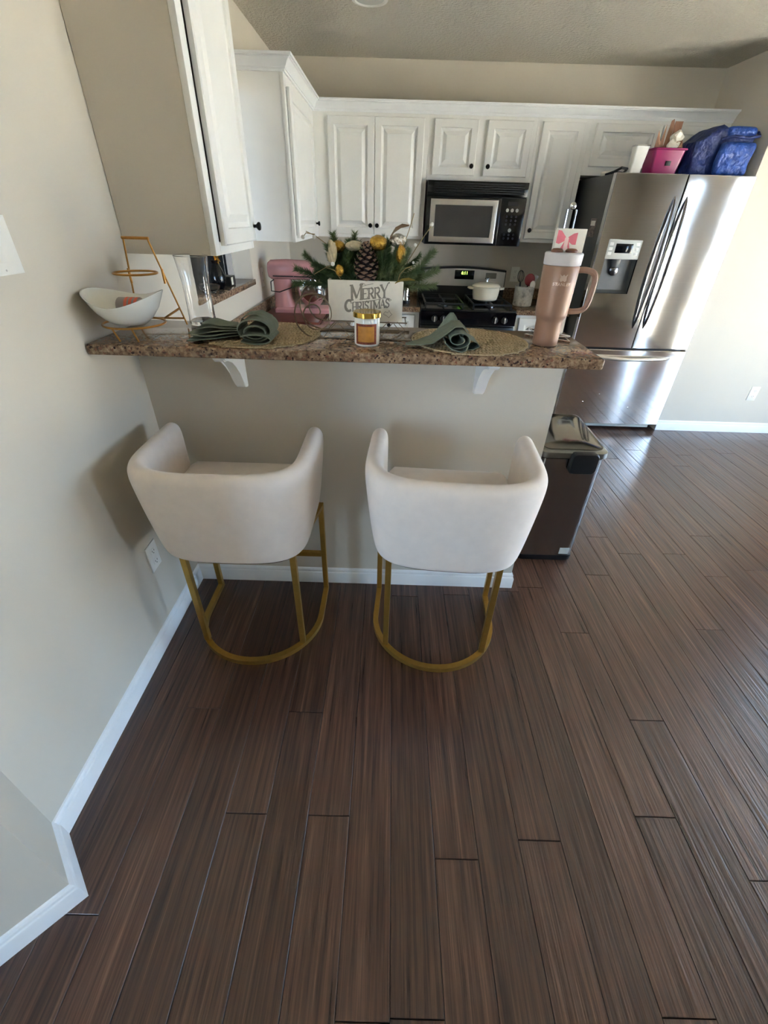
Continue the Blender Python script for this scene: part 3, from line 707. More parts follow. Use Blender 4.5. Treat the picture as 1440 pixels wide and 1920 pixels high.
# backguard: arched top
poly = [(RX0, .905), (RX0, 1.135)]+[(lerp(RX0, RX1, i/16), 1.142+.022*math.sin(PI*i/16)) for i in range(17)]+[(RX1, 1.135), (RX1, .905)]
bg_ = finish('backguard', prism(B(), poly, lambda a, b: (a, 4.336, b), lambda a, b: (a, 4.405, b)), BLACK, rg, smooth=False)
poly = [(RX0+.008, 1.015), (RX1-.008, 1.015)]+[(lerp(RX1-.008, RX0+.008, i/16), 1.128+.022*math.sin(PI*i/16)) for i in range(17)]
finish('steel_fascia', prism(B(), poly, lambda a, b: (a, 4.327, b), lambda a, b: (a, 4.3355, b)), STEEL2, bg_, smooth=False)
bm = B(); box(bm, .556, .726, 4.322, 4.3268, 1.068, 1.138, .003); cl = finish('clock_display', bm, BLACKGLOSS, bg_)
bm = B(); box(bm, .828, .922, 4.323, 4.3268, 1.078, 1.122, .003); finish('keypad', bm, mat('keypad_grey', S(118, 118, 112), .5, var=.05), bg_)
def text_mesh(name, txt, size, M, m, parent, ext=.0003, bold=0, space=1):
    cu = bpy.data.curves.new('t', 'FONT'); cu.body = txt; cu.size = size; cu.align_x = 'CENTER'; cu.align_y = 'CENTER'; cu.extrude = ext; cu.offset = bold; cu.space_character = space
    to = bpy.data.objects.new('t', cu); COL.objects.link(to); dg = bpy.context.evaluated_depsgraph_get()
    me = bpy.data.meshes.new_from_object(to.evaluated_get(dg)); bpy.data.objects.remove(to); bpy.data.curves.remove(cu)
    me.name = name; me.transform(M); me.materials.clear(); me.materials.append(m)
    o = bpy.data.objects.new(name, me); link(o, parent)
    if parent.name in MTX: me.transform(MTX[parent.name].inverted()); MTX[o.name] = MTX[parent.name]
    return o
text_mesh('clock_digits', '6:11', .034, frame_mtx((.641, 4.3215, 1.116), (1, 0, 0), (0, 0, 1)), DIGIT, cl)
for gx in (.43, .815):
    for gy in (3.92, 4.17):
        bm = lathe(B(), [(.045, .912), (.045, .922), (.03, .926), (.028, .932), (0, .933)], (gx, gy, 0), 20); bu = finish('burner', bm, BLACK if gy > 4 else HANDLE, tp)
    bm = B(); x0, x1, y0, y1, z = gx-.15, gx+.15, 3.80, 4.30, .945
    for a, b in (((x0, y0), (x1, y0)), ((x0, y1), (x1, y1)), ((x0, y0), (x0, y1)), ((x1, y0), (x1, y1)), ((x0, 4.05), (x1, 4.05)), ((gx, y0), (gx, y1))):
        sq(bm, [a+(z,), b+(z,)], .006)
    for x in (x0, x1):
        for y in (y0, 4.05, y1): sq(bm, [(x, y, .912), (x, y, z)], .006)
    finish('grate', bm, BLACK, tp)

# pot on the grate
PX, PY, PZ = .785, 4.01, .9515
pt = thing('dutch_oven', 'cream enamel dutch oven with lid on the range', 'pot', (PX, PY, PZ))
bm = lathe(B(), [(.085, 0), (.098, .008), (.106, .04), (.112, .095), (.115, .10), (.110, .101), (.104, .096), (.09, .012), (0, .01)], (PX, PY, PZ), 36); finish('body', bm, POTCREAM, pt)
bm = lathe(B(), [(.113, .1015), (.115, .106), (.10, .118), (.06, .130), (0, .135)], (PX, PY, PZ), 36); ldp = finish('lid', bm, POTCREAM, pt)
bm = lathe(B(), [(.008, .134), (.007, .150), (.020, .156), (.021, .162), (.012, .167), (0, .168)], (PX, PY, PZ), 16); finish('lid_knob', bm, CHROME, ldp)
for s in (-1, 1):
    bm = tube(B(), [(PX+s*.108, PY-.035, PZ+.088), (PX+s*.138, PY-.028, PZ+.090), (PX+s*.146, PY, PZ+.091), (PX+s*.138, PY+.028, PZ+.090), (PX+s*.108, PY+.035, PZ+.088)], .008, 8); finish('handle', bm, POTCREAM, pt)
# utensil crock
CX, CY, CZ = 1.108, 4.03, .9145
cr = thing('utensil_crock', 'grey veined stone utensil crock beside the range', 'crock', (CX, CY, CZ))
bm = lathe(B(), [(.070, 0), (.076, .006), (.078, .145), (.074, .148), (.069, .145), (.067, .012), (0, .011)], (CX, CY, CZ), 32); finish('body', bm, STONE, cr)
u = thing('whisk', 'black wire whisk standing in stone crock', 'whisk', (CX-.045, CY, CZ+.02))
finish('handle', tube(B(), [(CX-.03, CY, CZ+.02), (CX-.045, CY, CZ+.175)], .007, 8), BLACK, u)
for k in range(3):
    a = k*PI/3; pts = [(CX-.045+.026*math.sin(2*PI*i/16)*math.cos(a)-.008*(1-math.cos(2*PI*i/16))/2, CY+.026*math.sin(2*PI*i/16)*math.sin(a), CZ+.175+.085*(1-math.cos(2*PI*i/16))/2) for i in range(16)]
    finish('loop', tube(B(), pts, .002, 6, True), BLACK, u)
u = thing('serving_spoon', 'dark red round spoon standing in stone crock', 'utensil', (CX+.02, CY, CZ+.02))
finish('handle', tube(B(), [(CX+.0, CY-.01, CZ+.02), (CX+.018, CY-.015, CZ+.16)], .006, 8), BLACK, u)
finish('bowl', ball(B(), (CX+.024, CY-.018, CZ+.195), .042, 16, 10, (1, .3, 1.1)), RED, u)
u = thing('white_spoon', 'white spoon leaning out of stone crock', 'utensil', (CX+.04, CY, CZ+.02))
finish('handle', tube(B(), [(CX+.02, CY-.03, CZ+.02), (CX+.042, CY-.045, CZ+.14)], .005, 8), WHITEPL, u)
finish('bowl', ball(B(), (CX+.046, CY-.048, CZ+.162), .022, 14, 8, (1, .4, 1.4)), WHITEPL, u)
u = thing('silver_spatula', 'steel spatula at the back of the stone crock', 'utensil', (CX+.05, CY, CZ+.02))
finish('handle', tube(B(), [(CX+.03, CY+.02, CZ+.02), (CX+.065, CY+.02, CZ+.18)], .004, 8), STEEL2, u)
bm = B(); box(bm, -.018, .018, -.0015, .0015, 0, .055, .001); xf(bm, Matrix.Translation((CX+.066, CY+.02, CZ+.175)) @ Matrix.Rotation(.4, 4, 'Y')); finish('blade', bm, STEEL2, u)
# canister left of range
o = thing('steel_canister', 'tall stainless canister with dark base beside the range', 'canister', (.118, 3.98, .9145))
finish('body', lathe(B(), [(.040, .024), (.040, .195), (.037, .199)], (.118, 3.98, .9145), 28), CHROME, o)
finish('base', lathe(B(), [(.043, 0), (.043, .0235)], (.118, 3.98, .9145), 28), BLACK, o)
finish('lid', lathe(B(), [(.039, .1995), (.039, .212), (.03, .218), (0, .219)], (.118, 3.98, .9145), 28), BLACK, o)

# ------------------------------------------------------------------ mixer on board
bm = B(); BDX0, BDX1, BDY0, BDY1 = -.865, -.46, 2.98, 3.56
box(bm, BDX0, BDX1, BDY0, BDY1, .9145, .934, .004); bd = tag(finish('cutting_board', bm, REDWOOD), 'reddish wooden board under pink stand mixer', 'cutting board')
mz = .9345
mxr = thing('stand_mixer', 'pink tilt-head stand mixer with steel bowl', 'mixer', (-.64, 3.36, mz))
Ym = 3.36
# base
bm = B(); pl = [( .0, -.07)]
base = [(x, y) for x, y in arc(-.47, Ym, .085, -90, 90, 12)]+[(-.80, Ym+.085), (-.815, Ym+.06), (-.815, Ym-.06), (-.80, Ym-.085)]
rings_loft(bm, [[(x, y, mz) for x, y in base], [(x, y, mz+.02) for x, y in base], [(-.64+(x+.64)*.94, Ym+(y-Ym)*.9, mz+.032) for x, y in base]]); finish('base', bm, PINK, mxr)
bm = B(); col = lambda cx, hx, hy, z: [(cx+hx*math.copysign(abs(math.cos(a))**.6, math.cos(a)), Ym+hy*math.copysign(abs(math.sin(a))**.6, math.sin(a)), z) for a in [2*PI*i/24 for i in range(24)]]
rings_loft(bm, [col(-.745, .07, .07, mz+.03), col(-.752, .058, .058, mz+.08), col(-.755, .055, .052, mz+.15), col(-.75, .062, .055, mz+.205)]); finish('column', bm, PINK, mxr)
bm = B(); hd = lambda x, ry, rz, zc: [(x, Ym+ry*math.copysign(abs(math.cos(a))**.75, math.cos(a)), mz+zc+rz*math.copysign(abs(math.sin(a))**.75, math.sin(a))) for a in [2*PI*i/24 for i in range(24)]]
rings_loft(bm, [hd(-.845, .02, .025, .255), hd(-.838, .045, .045, .255), hd(-.82, .06, .058, .256), hd(-.72, .066, .062, .258), hd(-.58, .064, .058, .258), hd(-.50, .056, .048, .254), hd(-.465, .042, .036, .252), hd(-.455, .02, .018, .252)]); hd_ = finish('head', bm, PINK, mxr, sharp=60)
finish('chrome_band', tube(B(), [p for p in hd(-.66, .068, .005, .225)], .0035, 6, True), CHROME, hd_)
bm = B(); box(bm, -.80, -.50, Ym-.0680, Ym-.0655, mz+.220, mz+.227); finish('speed_slot', bm, BLACK, hd_)
finish('attachment_hub', lathe(B(), [(.024, 0), (.026, .012), (.018, .02), (0, .022)], n=18, M=Matrix.Translation((-.462, Ym, mz+.255)) @ Matrix.Rotation(PI/2, 4, 'Y')), CHROME, hd_)
finish('beater_hub', lathe(B(), [(.040, .205), (.042, .19), (.036, .178), (.012, .172), (.010, .12), (0, .12)], (-.545, Ym, mz), 24), CHROME, hd_)
bw = finish('bowl', lathe(B(), [(.045, .034), (.05, .04), (.075, .07), (.098, .11), (.104, .150), (.105, .172), (.109, .174), (.103, .173), (.101, .15), (.09, .105), (.06, .06), (0, .05)], (-.552, Ym, mz), 36), CHROME, mxr)
finish('bowl_handle', tube(B(), [(-.552+.06, Ym-.085, mz+.155), (-.552+.085, Ym-.115, mz+.15), (-.552+.09, Ym-.118, mz+.10), (-.552+.06, Ym-.08, mz+.085)], .006, 8), CHROME, bw)
finish('cord', tube(B(), [(-.80, Ym-.05, mz+.20), (-.815, Ym-.075, mz+.19), (-.815, Ym-.085, mz+.135), (-.76, Ym-.085, mz+.13), (-.70, Ym-.075, mz+.15), (-.62, Ym-.06, mz+.175)], .004, 6), BLACK, mxr)
# notepad on the pass-through wall counter
bm = B(); box(bm, -.80, -.66, 2.62, 2.78, .9145, .922); xf(bm, Matrix.Identity(4)); o = tag(finish('notepad', bm, PAPER), 'white notepad lying on kitchen counter behind glass vase', 'notepad')

# ------------------------------------------------------------------ items on refrigerator
FT = 1.7855
o = thing('white_canister', 'tall white square canister on top of refrigerator', 'canister', (1.655, 3.75, FT-.026))
def sqr(cx, cy, h, z, r=.012): return [(x, y, z) for x, y in rrect(cx-h, cx+h, cy-h*.8, cy+h*.8, r, 3)]
zt0 = 1.784
finish('body', rings_loft(B(), [sqr(1.630, 3.78, .034, zt0), sqr(1.637, 3.78, .046, zt0+.150)]), WHITEPL, o)
finish('rim', rings_loft(B(), [sqr(1.637, 3.78, .048, zt0+.1505), sqr(1.637, 3.78, .048, zt0+.158)]), CHROME, o)
# magenta basket
o = thing('plastic_basket', 'magenta plastic basket full of paper bags on refrigerator', 'basket', (1.815, 3.8, zt0))
def bring(w_, d_, z): return [(x, y, z) for x, y in rrect(1.81-w_, 1.81+w_, 3.80-d_, 3.80+d_, .02, 4)]
finish('body', rings_loft(B(), [bring(.085, .07, zt0), bring(.105, .085, zt0+.135), bring(.100, .08, zt0+.135), bring(.081, .066, zt0+.006)]), MAGENTA, o)
finish('rim', tube(B(), [p for p in bring(.108, .088, zt0+.136)], .006, 6, True), MAGENTA, o)
bm = B(); box(bm, 1.80, 1.835, 3.80-.084, 3.80-.078, zt0+.05, zt0+.075, .002); finish('grip_hole', bm, BLACK, o)
def paper(name, label, pts, m, cat='paper bag'):
    bm = B(); a = [bm.verts.new(p) for p in pts]; bm.faces.new(a)
    bmesh.ops.solidify(bm, geom=bm.faces[:], thickness=.004); return tag(finish(name, bm, m, smooth=False), label, cat)
zb = zt0+.02
paper('paper_bag', 'brown pointed paper bag edge sticking out of magenta basket', [(1.725, 3.79, zb), (1.80, 3.79, zb), (1.775, 3.80, zt0+.27), (1.762, 3.80, zt0+.18), (1.735, 3.80, zt0+.24)], KRAFT)
paper('paper_bag', 'tall brown folded bag leaning in magenta basket', [(1.785, 3.815, zb), (1.83, 3.815, zb), (1.838, 3.83, zt0+.27), (1.828, 3.83, zt0+.30), (1.812, 3.83, zt0+.29)], KRAFT)
o = thing('crumpled_paper', 'crumpled white and tan paper in magenta basket', 'paper', (1.86, 3.8, zb))
for k, (x, z, r, m) in enumerate(((1.868, .205, .036, PAPER), (1.885, .16, .034, KRAFT), (1.855, .155, .036, PAPER))):
    bm = B(); bmesh.ops.create_icosphere(bm, subdivisions=2, radius=r, matrix=Matrix.Translation((x, 3.80, zt0+z)))
    for v in bm.verts: v.co += Vector([random.uniform(-.011, .011) for _ in range(3)])
    finish('sheet', bm, m, o, smooth=False)
bm = B(); box(bm, 1.845, 1.895, 3.84, 3.843, zt0+.20, zt0+.29); tag(finish('cardboard_tag', bm, KRAFT), 'flat brown cardboard piece standing behind crumpled paper', 'cardboard')
# blue bag
o = thing('cooler_bag', 'blue soft cooler bag with front pocket on refrigerator', 'bag', (2.12, 3.80, zt0))
def soft(x0, x1, y0, y1, z0, z1, amp, seed, div=10, lean=0, topfun=None):
    bm = B(); box(bm, x0, x1, y0, y1, z0, z1, .025, 3)
    bmesh.ops.subdivide_edges(bm, edges=[e for e in bm.edges if e.calc_length() > .05], cuts=div, use_grid_fill=True)
    rnd = random.Random(seed); ph = [rnd.uniform(0, 6.28) for _ in range(9)]
    for v in bm.verts:
        x, y, z = v.co; u = (z-z0)/(z1-z0)
        dx = amp*(math.sin(31*z+ph[0])+math.sin(43*y+ph[1]))*min(1, u*3); dy = amp*(math.sin(37*x+ph[2]+20*z)+math.sin(29*z+ph[3]))*min(1, u*3)
        v.co.x += dx+lean*u*u; v.co.y += dy
        if u > .75 and topfun: v.co.z += topfun((x-x0)/(x1-x0))*(u-.75)/.25
    return bm
finish('body', soft(1.955, 2.325, 3.70, 3.97, zt0+.001, zt0+.235, .006, 3, 10, 0, lambda t: .05*math.exp(-((t-.38)/.16)**2)-.05*(t < .2)*(1-t/.2)-.02), NAVY, o, sharp=70)
finish('front_pocket', soft(2.10, 2.325, 3.655, 3.70, zt0+.003, zt0+.175, .004, 5, 8), BLUE, o, sharp=70)
finish('flap', soft(2.13, 2.315, 3.675, 3.80, zt0+.20, zt0+.255, .004, 9, 6), BLUE, o, sharp=70)
finish('strap', tube(B(), [(2.10, 3.69, zt0+.19), (2.16, 3.66, zt0+.20), (2.24, 3.655, zt0+.192), (2.32, 3.665, zt0+.205), (2.335, 3.72, zt0+.23)], .008, 6), NAVY, o)
# cord and tray on the refrigerator top
o = tag(finish('black_cable', tube(B(), [(1.49, 3.80, zt0+.008), (1.53, 3.74, zt0+.035), (1.57, 3.75, zt0+.03), (1.58, 3.82, zt0+.012), (1.53, 3.88, zt0+.02), (1.50, 3.92, zt0+.008)], .008, 8), BLACK), 'coiled black cable on left corner of refrigerator top', 'cable')
bm = B(); box(bm, 1.52, 1.59, 3.97, 4.07, zt0+.0005, zt0+.035, .006); tag(finish('white_packet', bm, PAPER), 'small flat white packet behind cable on refrigerator', 'packet')

# ------------------------------------------------------------------ gold stand with bowl on bar
gs = thing('tiered_stand', 'gold wire two-tier stand holding white bowl on bar', 'stand', (-.78, 1.5, ZB))
r = .0028
zt, z = ZB+.258, ZB
LB, RB_, LT, RT = Vector((-.872, 1.60, z+r)), Vector((-.712, 1.615, z+r)), Vector((-.832, 1.565, zt)), Vector((-.757, 1.565, zt))
finish('back_frame', tube(B(), [LB, LT, RT, RB_], r, 8), GOLDWIRE, gs)
finish('top_roll', tube(B(), [LT+Vector((-.004, 0, .001)), RT+Vector((.004, 0, .001))], .0042, 8), GOLDWIRE, gs)
finish('crossbar', tube(B(), [lerp(LB, LT, .08), lerp(RB_, RT, .08)], .003, 8), GOLDWIRE, gs)
def ring_(cx, cy, z_, R, rr): return tube(B(), [(cx+R*math.cos(2*PI*i/36), cy+R*math.sin(2*PI*i/36), z_) for i in range(36)], rr, 8, True)
upr = finish('upper_ring', ring_(-.790, 1.505, ZB+.170, .062, .0032), GOLDWIRE, gs)
for s, Lp in ((-1, lerp(LB, LT, .63)), (1, lerp(RB_, RT, .63))):
    finish('ring_clip', tube(B(), [Lp+Vector((0, -.004, .012)), Lp+Vector((0, -.004, -.03))], .0036, 8), GOLDWIRE, upr)
lowr = finish('lower_ring', ring_(-.786, 1.415, ZB+.043, .088, .0032), GOLDWIRE, gs)
finish('ring_arm', tube(B(), [(-.728, 1.482, ZB+.043), lerp(RB_, RT, .21)], .0035, 8), GOLDWIRE, lowr)
for x, y, fx, fy in ((-.812, 1.331, -.806, 1.345), (-.755, 1.333, -.752, 1.347)):
    finish('front_foot', tube(B(), [(x, y, ZB+.043), (fx, fy, ZB+.004)], .0028, 8), GOLDWIRE, gs)
bl = thing('ceramic_bowl', 'white oval scooped bowl sitting in gold stand', 'bowl', (-.782, 1.44, ZB+.053))
bm = B(); N = 44; BCX, BCY, BZ = -.784, 1.392, ZB+.0475
prof = [(.0, 0), (.42, .0), (.60, .018), (.80, .05), (.93, .085), (1.0, 1)]
inner = [(.965, 1), (.88, .085), (.74, .05), (.52, .022), (.3, .010), (0, .008)]
rings = []
for i, (f, h) in enumerate(prof+inner):
    rg_ = []
    for j in range(N):
        a = 2*PI*j/N; rim = .060+.030*abs(math.cos(a))**1.6+.006*math.sin(a)
        hh = rim if h == 1 else h*rim/.105*(1.0)
        rg_.append((BCX+.112*f*math.cos(a)+(0), BCY+.098*f*math.sin(a), BZ+hh))
    rings.append(rg_)
finish('bowl', rings_loft(bm, rings, (False, False)), CERAMIC, bl, sharp=50)
o = thing('striped_tin', 'small grey tin with orange bands inside white bowl', 'tin', (-.77, 1.45, BZ+.0105))
Mt = Matrix.Translation((-.768, 1.41, BZ+.040)) @ Matrix.Rotation(PI/2, 4, 'Y')
finish('body', lathe(B(), [(.026, -.045), (.028, -.042), (.028, .02), (.026, .022)], n=20, M=Mt), mat('grey_tin', S(140, 130, 126), .5, var=.1), o)
for q in (-.02, -.006, .009): finish('band', lathe(B(), [(.0285, q), (.029, q+.002), (.029, q+.007), (.0285, q+.009)], n=20, M=Mt, open_=True), mat('orange_band', S(206, 96, 70), .5, var=.1), o)
# glass vase
VX, VY = -.664, 1.640
o = thing('glass_vase', 'tall clear glass vase near back edge of bar', 'vase', (VX, VY, ZB))
finish('vase', lathe(B(), [(0, .0005), (.043, .0005), (.046, .004), (.044, .03), (.043, .09), (.046, .15), (.053, .208), (.0545, .211), (.0535, .212), (.0515, .207), (.0445, .15), (.0415, .09), (.0425, .03), (.041, .014), (0, .012)], (VX, VY, ZB), 40), GLASS, o, sharp=60)
# candle
QX, QY = -.070, 1.416
o = thing('jar_candle', 'white jar candle with gold lid and amber label on bar', 'candle', (QX, QY, ZB))
finish('jar', lathe(B(), [(.034, .0005), (.038, .004), (.0388, .010), (.0388, .075), (.037, .080)], (QX, QY, ZB), 36), CERAMIC, o)
finish('lid', lathe(B(), [(.0395, .0805), (.0425, .082), (.0425, .094), (.041, .096), (.037, .0955), (0, .0945)], (QX, QY, ZB), 36), mat('polished_gold', S(206, 170, 84), .18, 1, var=.04), o)
def wrap(R, a0, a1, z0, z1, th=.0006, n=14):
    bm = B(); pl = [(R*math.cos(lerp(a0, a1, i/n)), R*math.sin(lerp(a0, a1, i/n))) for i in range(n+1)]; po = [(x*(R+th)/R, y*(R+th)/R) for x, y in pl][::-1]
    return xf(plan(bm, pl+po, z0, z1), Matrix.Translation((QX, QY, ZB)))
a0, a1 = math.radians(-142), math.radians(-42)
lb = finish('label', wrap(.0391, a0, a1, .008, .066), RUST, o)
finish('label_center', wrap(.0398, a0+.22, a1-.22, .015, .059), AMBER, lb)

# ------------------------------------------------------------------ placemats and napkins
def placemat(label, cx, cy, R=.186, ry=.183):
    o = thing('woven_placemat', label, 'placemat', (cx, cy, ZB))
    rows = 11; rw = 2*ry/rows
    for i in range(rows):
        y0 = -ry+i*rw; yc = y0+rw/2; half = R*math.sqrt(max(0, 1-(yc/ry)**2))
        bm = B(); n = max(4, int(2*half/.011)); st = 2*half/n
        box(bm, cx-half, cx+half, cy+y0+.0008, cy+y0+rw-.0008, ZB+.0006, ZB+.0022)
        for s in (-1, 1):
            for k in range(n):
                x = cx-half+k*st
                pa = (x+.0005, cy+yc+s*rw*.46); pb = (x+st*.95, cy+yc+s*rw*.46); pc = (x+st*1.55, cy+yc+s*.0006); pd = (x+st*.6, cy+yc+s*.0006)
                z0_, z1_ = ZB+.0015, ZB+.0052
                base = [bm.verts.new((px, py, z0_)) for px, py in (pa, pb, pc, pd)]
                mx_ = sum(p[0] for p in (pa, pb, pc, pd))/4; my_ = sum(p[1] for p in (pa, pb, pc, pd))/4
                top = [bm.verts.new((lerp(px, mx_, .35), lerp(py, my_, .35), z1_)) for px, py in (pa, pb, pc, pd)]
                bm.faces.new(top)
                for j in range(4): bm.faces.new((base[j], base[(j+1) % 4], top[(j+1) % 4], top[j]))
        finish('braid_row', bm, STRAW, o, smooth=False)
    pts = [(cx+(R+.002)*math.cos(2*PI*i/60), cy+(ry+.002)*math.sin(2*PI*i/60), ZB+.0028) for i in range(60)]
    finish('edge_cord', tube(B(), pts, .0024, 6, True), STRAW, o)
placemat('round woven straw placemat on bar beside wire sleigh', -.420, 1.506)
placemat('round woven straw placemat on bar beside tan tumbler', .262, 1.502)
ZN = ZB+.0062
def pleated(bm, secs, N=64, lobes=7, amp=.22):
    rings = []
    for (x, y, z, hw, hh, tw, am) in secs:
        rg_ = []
        for j in range(N):
            a = 2*PI*j/N; rr = 1+am*math.sin(lobes*a+tw)+am*.5*math.sin((lobes+4)*a-tw*2)
            zz = max(ZN, z+hh*rr*math.sin(a)); rg_.append((x, y+hw*rr*math.cos(a), zz))
        rings.append(rg_)
    return rings_loft(bm, rings, (False, True))
n1 = thing('cloth_napkin', 'sage green cloth napkin gathered in a ring, beside glass vase', 'napkin', (-.46, 1.43, ZN))
# folded layers seen on the open side
def ribbon(pts, width, th=.0022, dirv=(0, 1, 0)):
    bm = B(); P = [Vector(p) for p in pts]; dv = Vector(dirv); rings = []
    for i, p in enumerate(P):
        t = (P[min(i+1, len(P)-1)]-P[max(i-1, 0)]).normalized(); nn = t.cross(dv).normalized()*th/2
        wd = width[i] if isinstance(width, list) else width
        rings.append([p-dv*wd/2-nn, p+dv*wd/2-nn, p+dv*wd/2+nn, p-dv*wd/2+nn])
    return rings_loft(bm, rings)
for k, (zl, zr, yl, wl, dx) in enumerate(((.002, .012, 1.425, .150, 0), (.013, .019, 1.430, .135, .012), (.020, .026, 1.438, .125, .0), (.034, .031, 1.445, .110, .022), (.040, .037, 1.45, .09, .035))):
    xs_ = [lerp(-.612+dx, -.462, i/10) for i in range(11)]
    pts = [(x, lerp(yl, 1.432, (i/10)**1.5), ZN+lerp(zl, zr, i/10)+.004*math.sin(2.2*i/10*PI+k*1.7)*(1-i/10)*(1 if k else .2)) for i, x in enumerate(xs_)]
    finish('fold_layer', ribbon(pts, [lerp(wl, .046, (i/10)**1.4)*(1 if i else .9) for i in range(11)], .003), SAGE, n1, sharp=80)
def loop(cx, cz, rx, rz, y, wd, a0, a1, n=26, m=SAGE, nm='bow_loop'):
    pts = [(cx+rx*math.cos(math.radians(lerp(a0, a1, i/n))), y, max(ZN+.001, cz+rz*math.sin(math.radians(lerp(a0, a1, i/n))))) for i in range(n+1)]
    finish(nm, ribbon(pts, wd, .0035), m, n1, sharp=80)
loop(-.408, ZN+.034, .050, .031, 1.425, .105, 185, -172)
loop(-.405, ZN+.030, .032, .018, 1.420, .110, 190, -160)
loop(-.402, ZN+.014, .048, .013, 1.400, .110, 150, -150)
finish('top_flap', ribbon([(-.465, 1.45, ZN+.050), (-.44, 1.45, ZN+.068), (-.405, 1.45, ZN+.072), (-.375, 1.445, ZN+.058), (-.36, 1.44, ZN+.034)], [.03, .05, .07, .08, .085]), SAGE, n1, sharp=80)
bm = B(); pts = [(-.46, 1.435+.030*math.cos(2*PI*i/28), max(ZN+.003, ZN+.026+.028*math.sin(2*PI*i/28))) for i in range(28)]
finish('napkin_ring', tube(bm, pts, .0042, 8, True), mat('rose_silver', (.75, .60, .52), .15, 1, var=.05), n1)
n2 = thing('cloth_napkin', 'sage green cloth napkin loosely rolled on straw placemat by tan tumbler', 'napkin', (.20, 1.42, ZN))
sp = []
for i in range(46):
    u = i/45; a = 2*PI*1.7*u+PI*1.0; R_ = .031*(1-u*.68)
    sp.append((.205+R_*1.35*math.cos(a), 1.40, ZN+.030+R_*.85*math.sin(a)))
finish('rolled_front', ribbon(sp, .11, .0026), SAGE, n2, sharp=80)
finish('tail', ribbon([(.05, 1.405, ZN+.002), (.09, 1.412, ZN+.006), (.13, 1.42, ZN+.014), (.165, 1.43, ZN+.038), (.195, 1.44, ZN+.059), (.222, 1.45, ZN+.056), (.245, 1.46, ZN+.036)], [.018, .07, .11, .13, .12, .10, .07]), SAGE, n2, sharp=80)
bm = rings_loft(B(), [[(.195+ .05*k*math.cos(2*PI*j/14), 1.50+.03*k*math.sin(2*PI*j/14)-.006*h, ZN+.012+.068*h) for j in range(14)] for k, h in ((1, 0), (.8, .3), (.5, .62), (.3, .85), (.12, 1.0))])
finish('gathered_top', bm, SAGE, n2, sharp=80)
finish('front_corner', ribbon([(.165, 1.352, ZN+.022), (.185, 1.346, ZN+.006), (.215, 1.338, ZN+.001), (.228, 1.340, ZN+.004), (.236, 1.342, ZN+.016)], [.03, .034, .03, .02, .006]), SAGE, n2, sharp=80)
finish('side_fold', ribbon([(.236, 1.39, ZN+.034), (.262, 1.392, ZN+.022), (.272, 1.395, ZN+.010), (.255, 1.395, ZN+.002), (.225, 1.395, ZN+.001)], [.09, .08, .07, .08, .08]), SAGE, n2, sharp=80)

# ------------------------------------------------------------------ sleigh centrepiece
SLF, SLB = 1.478, 1.612
sl_ = thing('wire_sleigh', 'wire sleigh carrying painted planter box on bar', 'sleigh', (-.09, 1.545, ZB))
def runner(y, sc=1):
    r = .0022; z = ZB+r; pts = [(.068, y, z+.0), (.05, y, z), (-.24, y, z)]
    cx, cz = -.238, ZB+.072*sc
    for i in range(1, 60):
        u = i/59; a = -PI/2-2*PI*1.75*u; R_ = .070*sc*(1-u)**.7*.82+.013
        pts.append((cx-.0+R_*math.cos(a), y, cz+R_*math.sin(a)))
    return tube(B(), pts, r, 7)
finish('runner', runner(SLF, 1.0), WIRE, sl_); finish('runner', runner(SLB, 1.12), WIRE, sl_)
for y, zt_ in ((SLF, ZB+.050), (SLB, ZB+.050)):
    finish('top_rail', tube(B(), [(-.215, y+(.02 if y < 1.55 else -.02), zt_), (.055, y+(.02 if y < 1.55 else -.02), zt_)], .002, 6), WIRE, sl_)
    xs = [-.215+.09*i for i in range(4)]; yy = y+(.02 if y < 1.55 else -.02)
    for i in range(3):
        finish('strut', tube(B(), [(xs[i], y, ZB+.003), (xs[i]+.045, yy, zt_)], .0013, 6), WIRE, sl_)
        finish('strut', tube(B(), [(xs[i]+.045, yy, zt_), (xs[i]+.09, y, ZB+.003)], .0013, 6), WIRE, sl_)
for x in (-.205, -.07, .05):
    finish('cross_wire', tube(B(), [(x, SLF+.02, ZB+.050), (x, SLB-.02, ZB+.050)], .0018, 6), WIRE, sl_)
for x in (-.13, .0):
    finish('cross_wire', tube(B(), [(x, SLF, ZB+.003), (x+.05, SLB, ZB+.003)], .0018, 6), WIRE, sl_)
PBX0, PBX1, PBY0, PBY1, PBZ0, PBZ1 = -.196, .038, 1.500, 1.592, ZB+.0525, ZB+.168
pb = thing('planter_box', 'cream planter box lettered Merry Christmas on wire sleigh', 'planter box', (-.079, 1.546, PBZ0))
bm = B(); box(bm, PBX0, PBX1, PBY0, PBY0+.008, PBZ0, PBZ1, .0008); fp = finish('front_board', bm, BOXPAINT, pb)
bm = B(); box(bm, PBX0, PBX1, PBY1-.008, PBY1, PBZ0, PBZ1, .0008); finish('back_board', bm, BOXPAINT, pb)
for x in (PBX0, PBX1-.008):
    bm = B(); box(bm, x, x+.008, PBY0+.0081, PBY1-.0081, PBZ0, PBZ1, .0008); finish('side_board', bm, BOXPAINT, pb)
bm = B(); box(bm, PBX0+.0081, PBX1-.0081, PBY0+.0081, PBY1-.0081, PBZ0, PBZ0+.008); finish('bottom', bm, BOXPAINT, pb)
bm = B(); box(bm, PBX0+.0085, PBX1-.0085, PBY0+.0085, PBY1-.0085, PBZ0+.0085, PBZ1-.012); finish('moss_fill', bm, mat('dark_moss', S(36, 40, 24), .9, var=.4, vs=90), pb)
